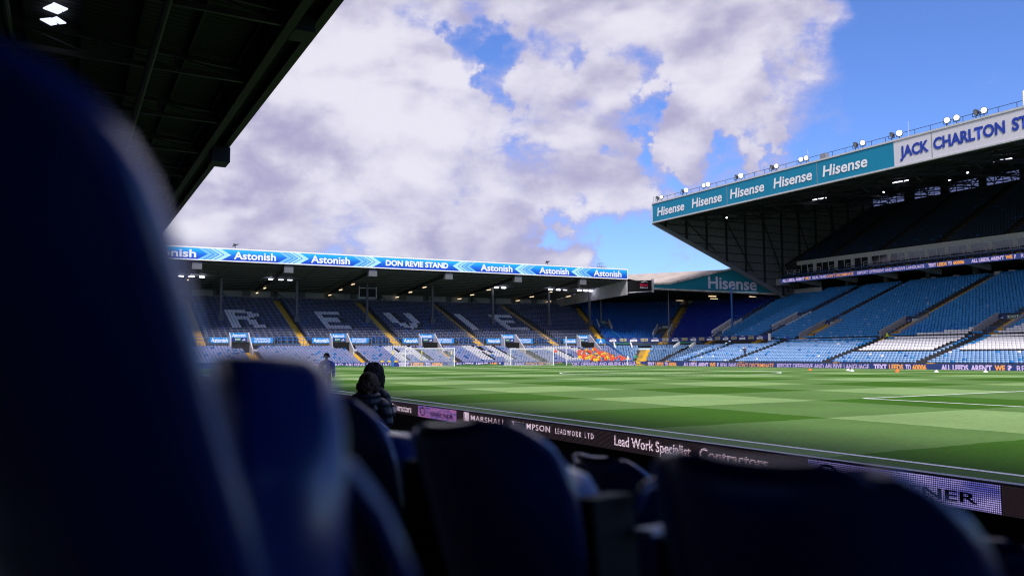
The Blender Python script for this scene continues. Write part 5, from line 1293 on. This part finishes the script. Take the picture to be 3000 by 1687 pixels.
for x in np.arange(-5, -39, -2.0): mb.bar((x, -40, nroof(x)-.12), (x, 99, nroof(x)-.12), .12, .2)
mb.build('purlins', black_steel, near, kind='stuff')
for y in np.arange(-10, 98, 7.2):
    mb = MB(); mb.bar((RX-1.4, y, RZ-.3), (-39, y, nroof(-39)-2.6), .16, .2); mb.bar((RX-1.4, y, RZ+.2), (-39, y, nroof(-39)-.3), .16, .2)
    xs = np.arange(-4.5, -38, -3.0)
    for i, x in enumerate(xs):
        zl_ = RZ-.3+(x-(RX-1.4))*(nroof(-39)-2.6-RZ+.3)/(-39-(RX-1.4)); zu = nroof(x)-.3
        mb.bar((x, y, zl_), (x, y, zu), .09)
        mb.bar((x, y, zl_), (x-3, y, nroof(x-3)-.3), .08)
    mb.build('roof_truss', mat('truss_steel', (.016, .016, .018), .55), near)
mb = MB()
for y in np.arange(-10, 90, 7.2):
    for x in (-10, -22): mb.bar((x, y, nroof(x)-.9), (x-9, y+7.2, nroof(x)-.6), .07)
    mb.bar((-16, y, nroof(-16)-1.6), (-16, y+7.2, nroof(-16)-1.6), .10)
mb.build('wind_braces', mat('truss_steel', (0, 0, 0)), near, kind='stuff')
for x in (-8.5, -13.5): mb = MB(); mb.tube([(x, -30, nroof(x)-1.0), (x, 98, nroof(x)-1.0)], .16, 10); mb.build('duct', black_steel, near)
for x, y, z, k_ in ((-3.45, 47.4, 13.5, .8), (-3.75, 26.6, 13.9, .6)):
    mb = MB(); mb.box(x-.7*k_, x+.55*k_, y-1.1*k_, y+.9*k_, z-.6*k_, z+.5*k_); mb.bar((x, y, z+.5), (x, y, 14.4), .3); mb.build('speaker_box', black_steel, near)
LAMPS = [[(-12.35, 30.94), (-12.11, 30.48), (-11.72, 30.98), (-11.87, 31.27)], [(-12.09, 30.47), (-11.99, 30.22), (-11.53, 30.6), (-11.68, 30.91)],
         [(-12.48, 32.16), (-12.11, 31.85), (-11.9, 32.38), (-12.12, 32.62)], [(-12.08, 31.88), (-11.91, 31.62), (-11.59, 32.13), (-11.82, 32.32)]]
for cs_ in LAMPS:
    mb = MB(); mb.slab([(x, y, 14.6) for x, y in cs_], (0, 0, .05)); mb.build('roof_lamp', mat('roof_lamp', (.5, .5, .55), .5, emit=(.50, .52, .66), estr=1.0), near)
# terrace steps towards the back; unseen upper rows added to block skylight
mb = MB()
for i in range(-5, 30):
    x1 = -10.35-.8*i; z = .75+.18*i if i < 3 else .75+.54+.32*(i-3)
    if i < 3 and z < -.15: z = -.15
    mb.box(x1-.8, x1, -44, 99, z-.5, z)
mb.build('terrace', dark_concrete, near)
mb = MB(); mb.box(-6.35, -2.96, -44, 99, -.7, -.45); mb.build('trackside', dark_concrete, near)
mb = MB(); mb.box(-35, -34.6, -45, 100, 4, 16.8); mb.build('back_wall', dark_concrete, near)
mb = MB(); mb.box(-34, -3.2, -45.4, -45, -.7, 15); mb.build('end_wall', dark_concrete, near)
local(near)
# pass-through crowd barrier with a small notice
o = empty('notice_board', 'small grey notice on the barrier behind the near seats', 'notice', (-3.3, 10.6, .05)); mb = MB(); mb.box(0, .03, -.25, .22, -.15, .26); mb.build('plate', mat('notice_grey', (.20, .20, .20), .6), o)
mb = MB(); mb.tube([(-.01, -.1+.0, .02), (-.01, .05, .02)], .06, 10); mb.box(-.012, -.002, -.2, .18, .18, .23); mb.build('print', pale_steel, o)

# foreground seats
def shell_mesh():
    me = bpy.data.meshes.new('backrest'); nu, nv = 22, 18; v = []; f = []
    for j in range(nv+1):
        q = j/nv; t_ = 1-(1-q)**2.0
        k = max(0.0, (t_-.68)/.32); w = .180*(max(0.0, 1-k**2.8))**(1/2.8) if t_ > .68 else .167+.013*(t_/.68)
        for i in range(nu+1):
            s_ = -1+2*i/nu; x = s_*w; z = .44+.40*t_
            y = .085*(abs(x)/.180)**2.6 - .075*t_ + .02*(1-t_)**2
            z -= .024*(t_**6)*max(0, 1-(x/.17)**2)
            z += .009*math.exp(-((abs(x)-.125)/.04)**2)*t_**8; y += .030*max(0.0, (t_-.90)/.10)**2
            edge_ = max(abs(s_)**8, q**10); y -= .010*edge_
            v.append((x, y, z))
    for j in range(nv):
        for i in range(nu): a = j*(nu+1)+i; f.append((a, a+1, a+nu+2, a+nu+1))
    me.from_pydata(v, [], f); me.polygons.foreach_set('use_smooth', [True]*len(f)); me.update(); return me
near_plastic = mat('seat_near_navy', (.004, .026, .15), .26, var=.08, nscale=3, spec=.6)
near_plastic.node_tree.nodes['Principled BSDF'].inputs['Coat Weight'].default_value = .85; near_plastic.node_tree.nodes['Principled BSDF'].inputs['Coat Roughness'].default_value = .14
sh_me = shell_mesh(); sh_me.materials.append(near_plastic)
bm = bmesh.new(); bm.from_mesh(sh_me); bmesh.ops.remove_doubles(bm, verts=bm.verts, dist=1e-4)
bmesh.ops.recalc_face_normals(bm, faces=bm.faces); g_ = bmesh.ops.solidify(bm, geom=bm.faces[:], thickness=.013); bm.to_mesh(sh_me); bm.free()
sh_me.polygons.foreach_set('use_smooth', [True]*len(sh_me.polygons))
def pan_mesh():
    mb = MB(); n = 36; layers = [(-.034, .95), (-.030, .985), (-.020, 1.0), (.020, 1.0), (.030, .985), (.034, .95)]
    base = 0
    for y, k in layers:
        for j in range(n):
            a = 2*math.pi*j/n; ca, sa = math.cos(a), math.sin(a); m_ = (abs(ca)**5+abs(sa)**5)**(-1/5)
            mb.v.append((.178*k*ca*m_, y+.012*(ca*m_)**2, .20*(1-(1-k)*.6)*sa*m_))
    for l in range(len(layers)-1):
        for j in range(n): mb.f.append((l*n+j, l*n+(j+1) % n, (l+1)*n+(j+1) % n, (l+1)*n+j)); mb.m.append(0)
    mb.f.append(tuple(range(n))[::-1]); mb.m.append(0); mb.f.append(tuple(range((len(layers)-1)*n, len(layers)*n))); mb.m.append(0)
    me = mb.mesh('seat_pan', near_plastic, True); me.polygons[-1].use_smooth = False; me.polygons[-2].use_smooth = False; return me
pan_me = pan_mesh()
mb = MB(); mb.box(-.025, .025, -.03, .045, -.40, 0); mb.box(-.035, .035, -.045, .07, -.40, -.30); br_me = mb.mesh('mounting_bracket', black_steel)
mb = MB(); mb.tube([(0, -.01, -.02), (0, .01, .008), (0, .04, .015), (0, .07, .0), (0, .085, -.03), (0, .087, -.07)], [.006, .008, .009, .009, .008, .006], 10); arm_me = mb.mesh('armrest', near_plastic, True)
mb = MB(); mb.tube([(.086, .13, .600), (.0946, .164, .598), (.1004, .185, .588), (.106, .206, .559), (.111, .225, .516), (.113, .228, .46)], [.005, .006, .0065, .0065, .006, .006], 12); arm2_me = mb.mesh('armrest', near_plastic, True)
mb = MB(); mb.box(-.018, .018, -.03, .03, -.004, .004); highlight_me = mb.mesh('bracket_highlight', pale_steel)  # pale plate paints the lit spot on top of the bracket
mb = MB(); mb.box(-.2, .2, -.01, .03, .30, .36); mb.tube([(-.15, .01, 0), (-.15, .01, .32)], .02, 8); mb.tube([(.15, .01, 0), (.15, .01, .32)], .02, 8); leg_me = mb.mesh('seat_frame', black_steel)
def near_seat(x, y, ztop, heading, label, full=True, roll=0.0, sx=1.0):
    """heading: compass direction the seat faces, degrees; ztop: height of the top of the backrest"""
    o = empty('stadium_seat', label, 'seat', (x, y, ztop-.84), -rad(heading), 'navy tip-up seats of the near stand')
    o.rotation_euler = (0, rad(roll), -rad(heading))
    bk_ = link('backrest', sh_me, o); bk_.scale = (sx, 1, 1)
    p = link('seat_pan', pan_me, o); p.location = (0, .045, .553) if full else (-.058, .192, .466); p.rotation_euler = (rad(-4), 0, 0); p.scale = (.92*sx, 1, 1) if full else (1, 1, 1)
    if not full:
        p.rotation_euler = (rad(-2), 0, rad(-22)); link('armrest', arm2_me, o); bk_.rotation_euler = (rad(6.8), 0, 0); bk_.location = (0, .0995, .006); return o
    for sg in (-1, 1): b_ = link('mounting_bracket', br_me, o); b_.location = (sg*.178, .065, .71)
    a = link('armrest', arm_me, o); a.location = (.225, .10, .71); c_ = link('bracket_highlight', highlight_me, o); c_.location = (.225, .13, .66)
    link('seat_frame', leg_me, o)
    return o
lab_a = {0: 'navy seat back filling the lower right corner, closest on the right', 1: 'navy seat back in the middle foreground just left of the closest one', 2: 'navy seat back with pale top edge below the person with the bun', 3: 'navy seat back mostly hidden behind the seat under the two spectators'}
near_seat(-10.563, -3.288, 1.5675, 79.5, lab_a[0], roll=-.9, sx=.94); near_seat(-10.5975, -2.770, 1.563, 81.3, lab_a[1], roll=-5.2, sx=1.02); near_seat(-10.685, -2.363, 1.585, 92.3, lab_a[2], roll=-3.3, sx=.84); near_seat(-10.72, -3.85+1.91, 1.58, 90, lab_a[3], roll=-3)
near_seat(-9.891, -2.041, 1.397, 92, 'smaller navy seat one row ahead, seen between the two front seat backs', roll=-1.8)
near_seat(-9.94, -3.85+2.29, 1.39, 90, 'navy seat one row ahead, left neighbour of the smaller seat and mostly hidden')
near_seat(-9.94, -3.85+3.6, 1.39, 90, 'navy seat one row ahead with pale curled corner beside the grey notice')
near_seat(-9.94, -3.85+.79, 1.395, 90, 'navy seat one row ahead, hidden behind the closest right-hand seat back')
near_seat(-9.94, -3.85+4.1, 1.39, 90, 'navy seat one row ahead, the farthest north of its row')
near_seat(-11.213, -3.282, 1.82, 74.7, 'hugely blurred navy seat filling the left edge, with its folded pan beside it', False, roll=-1)
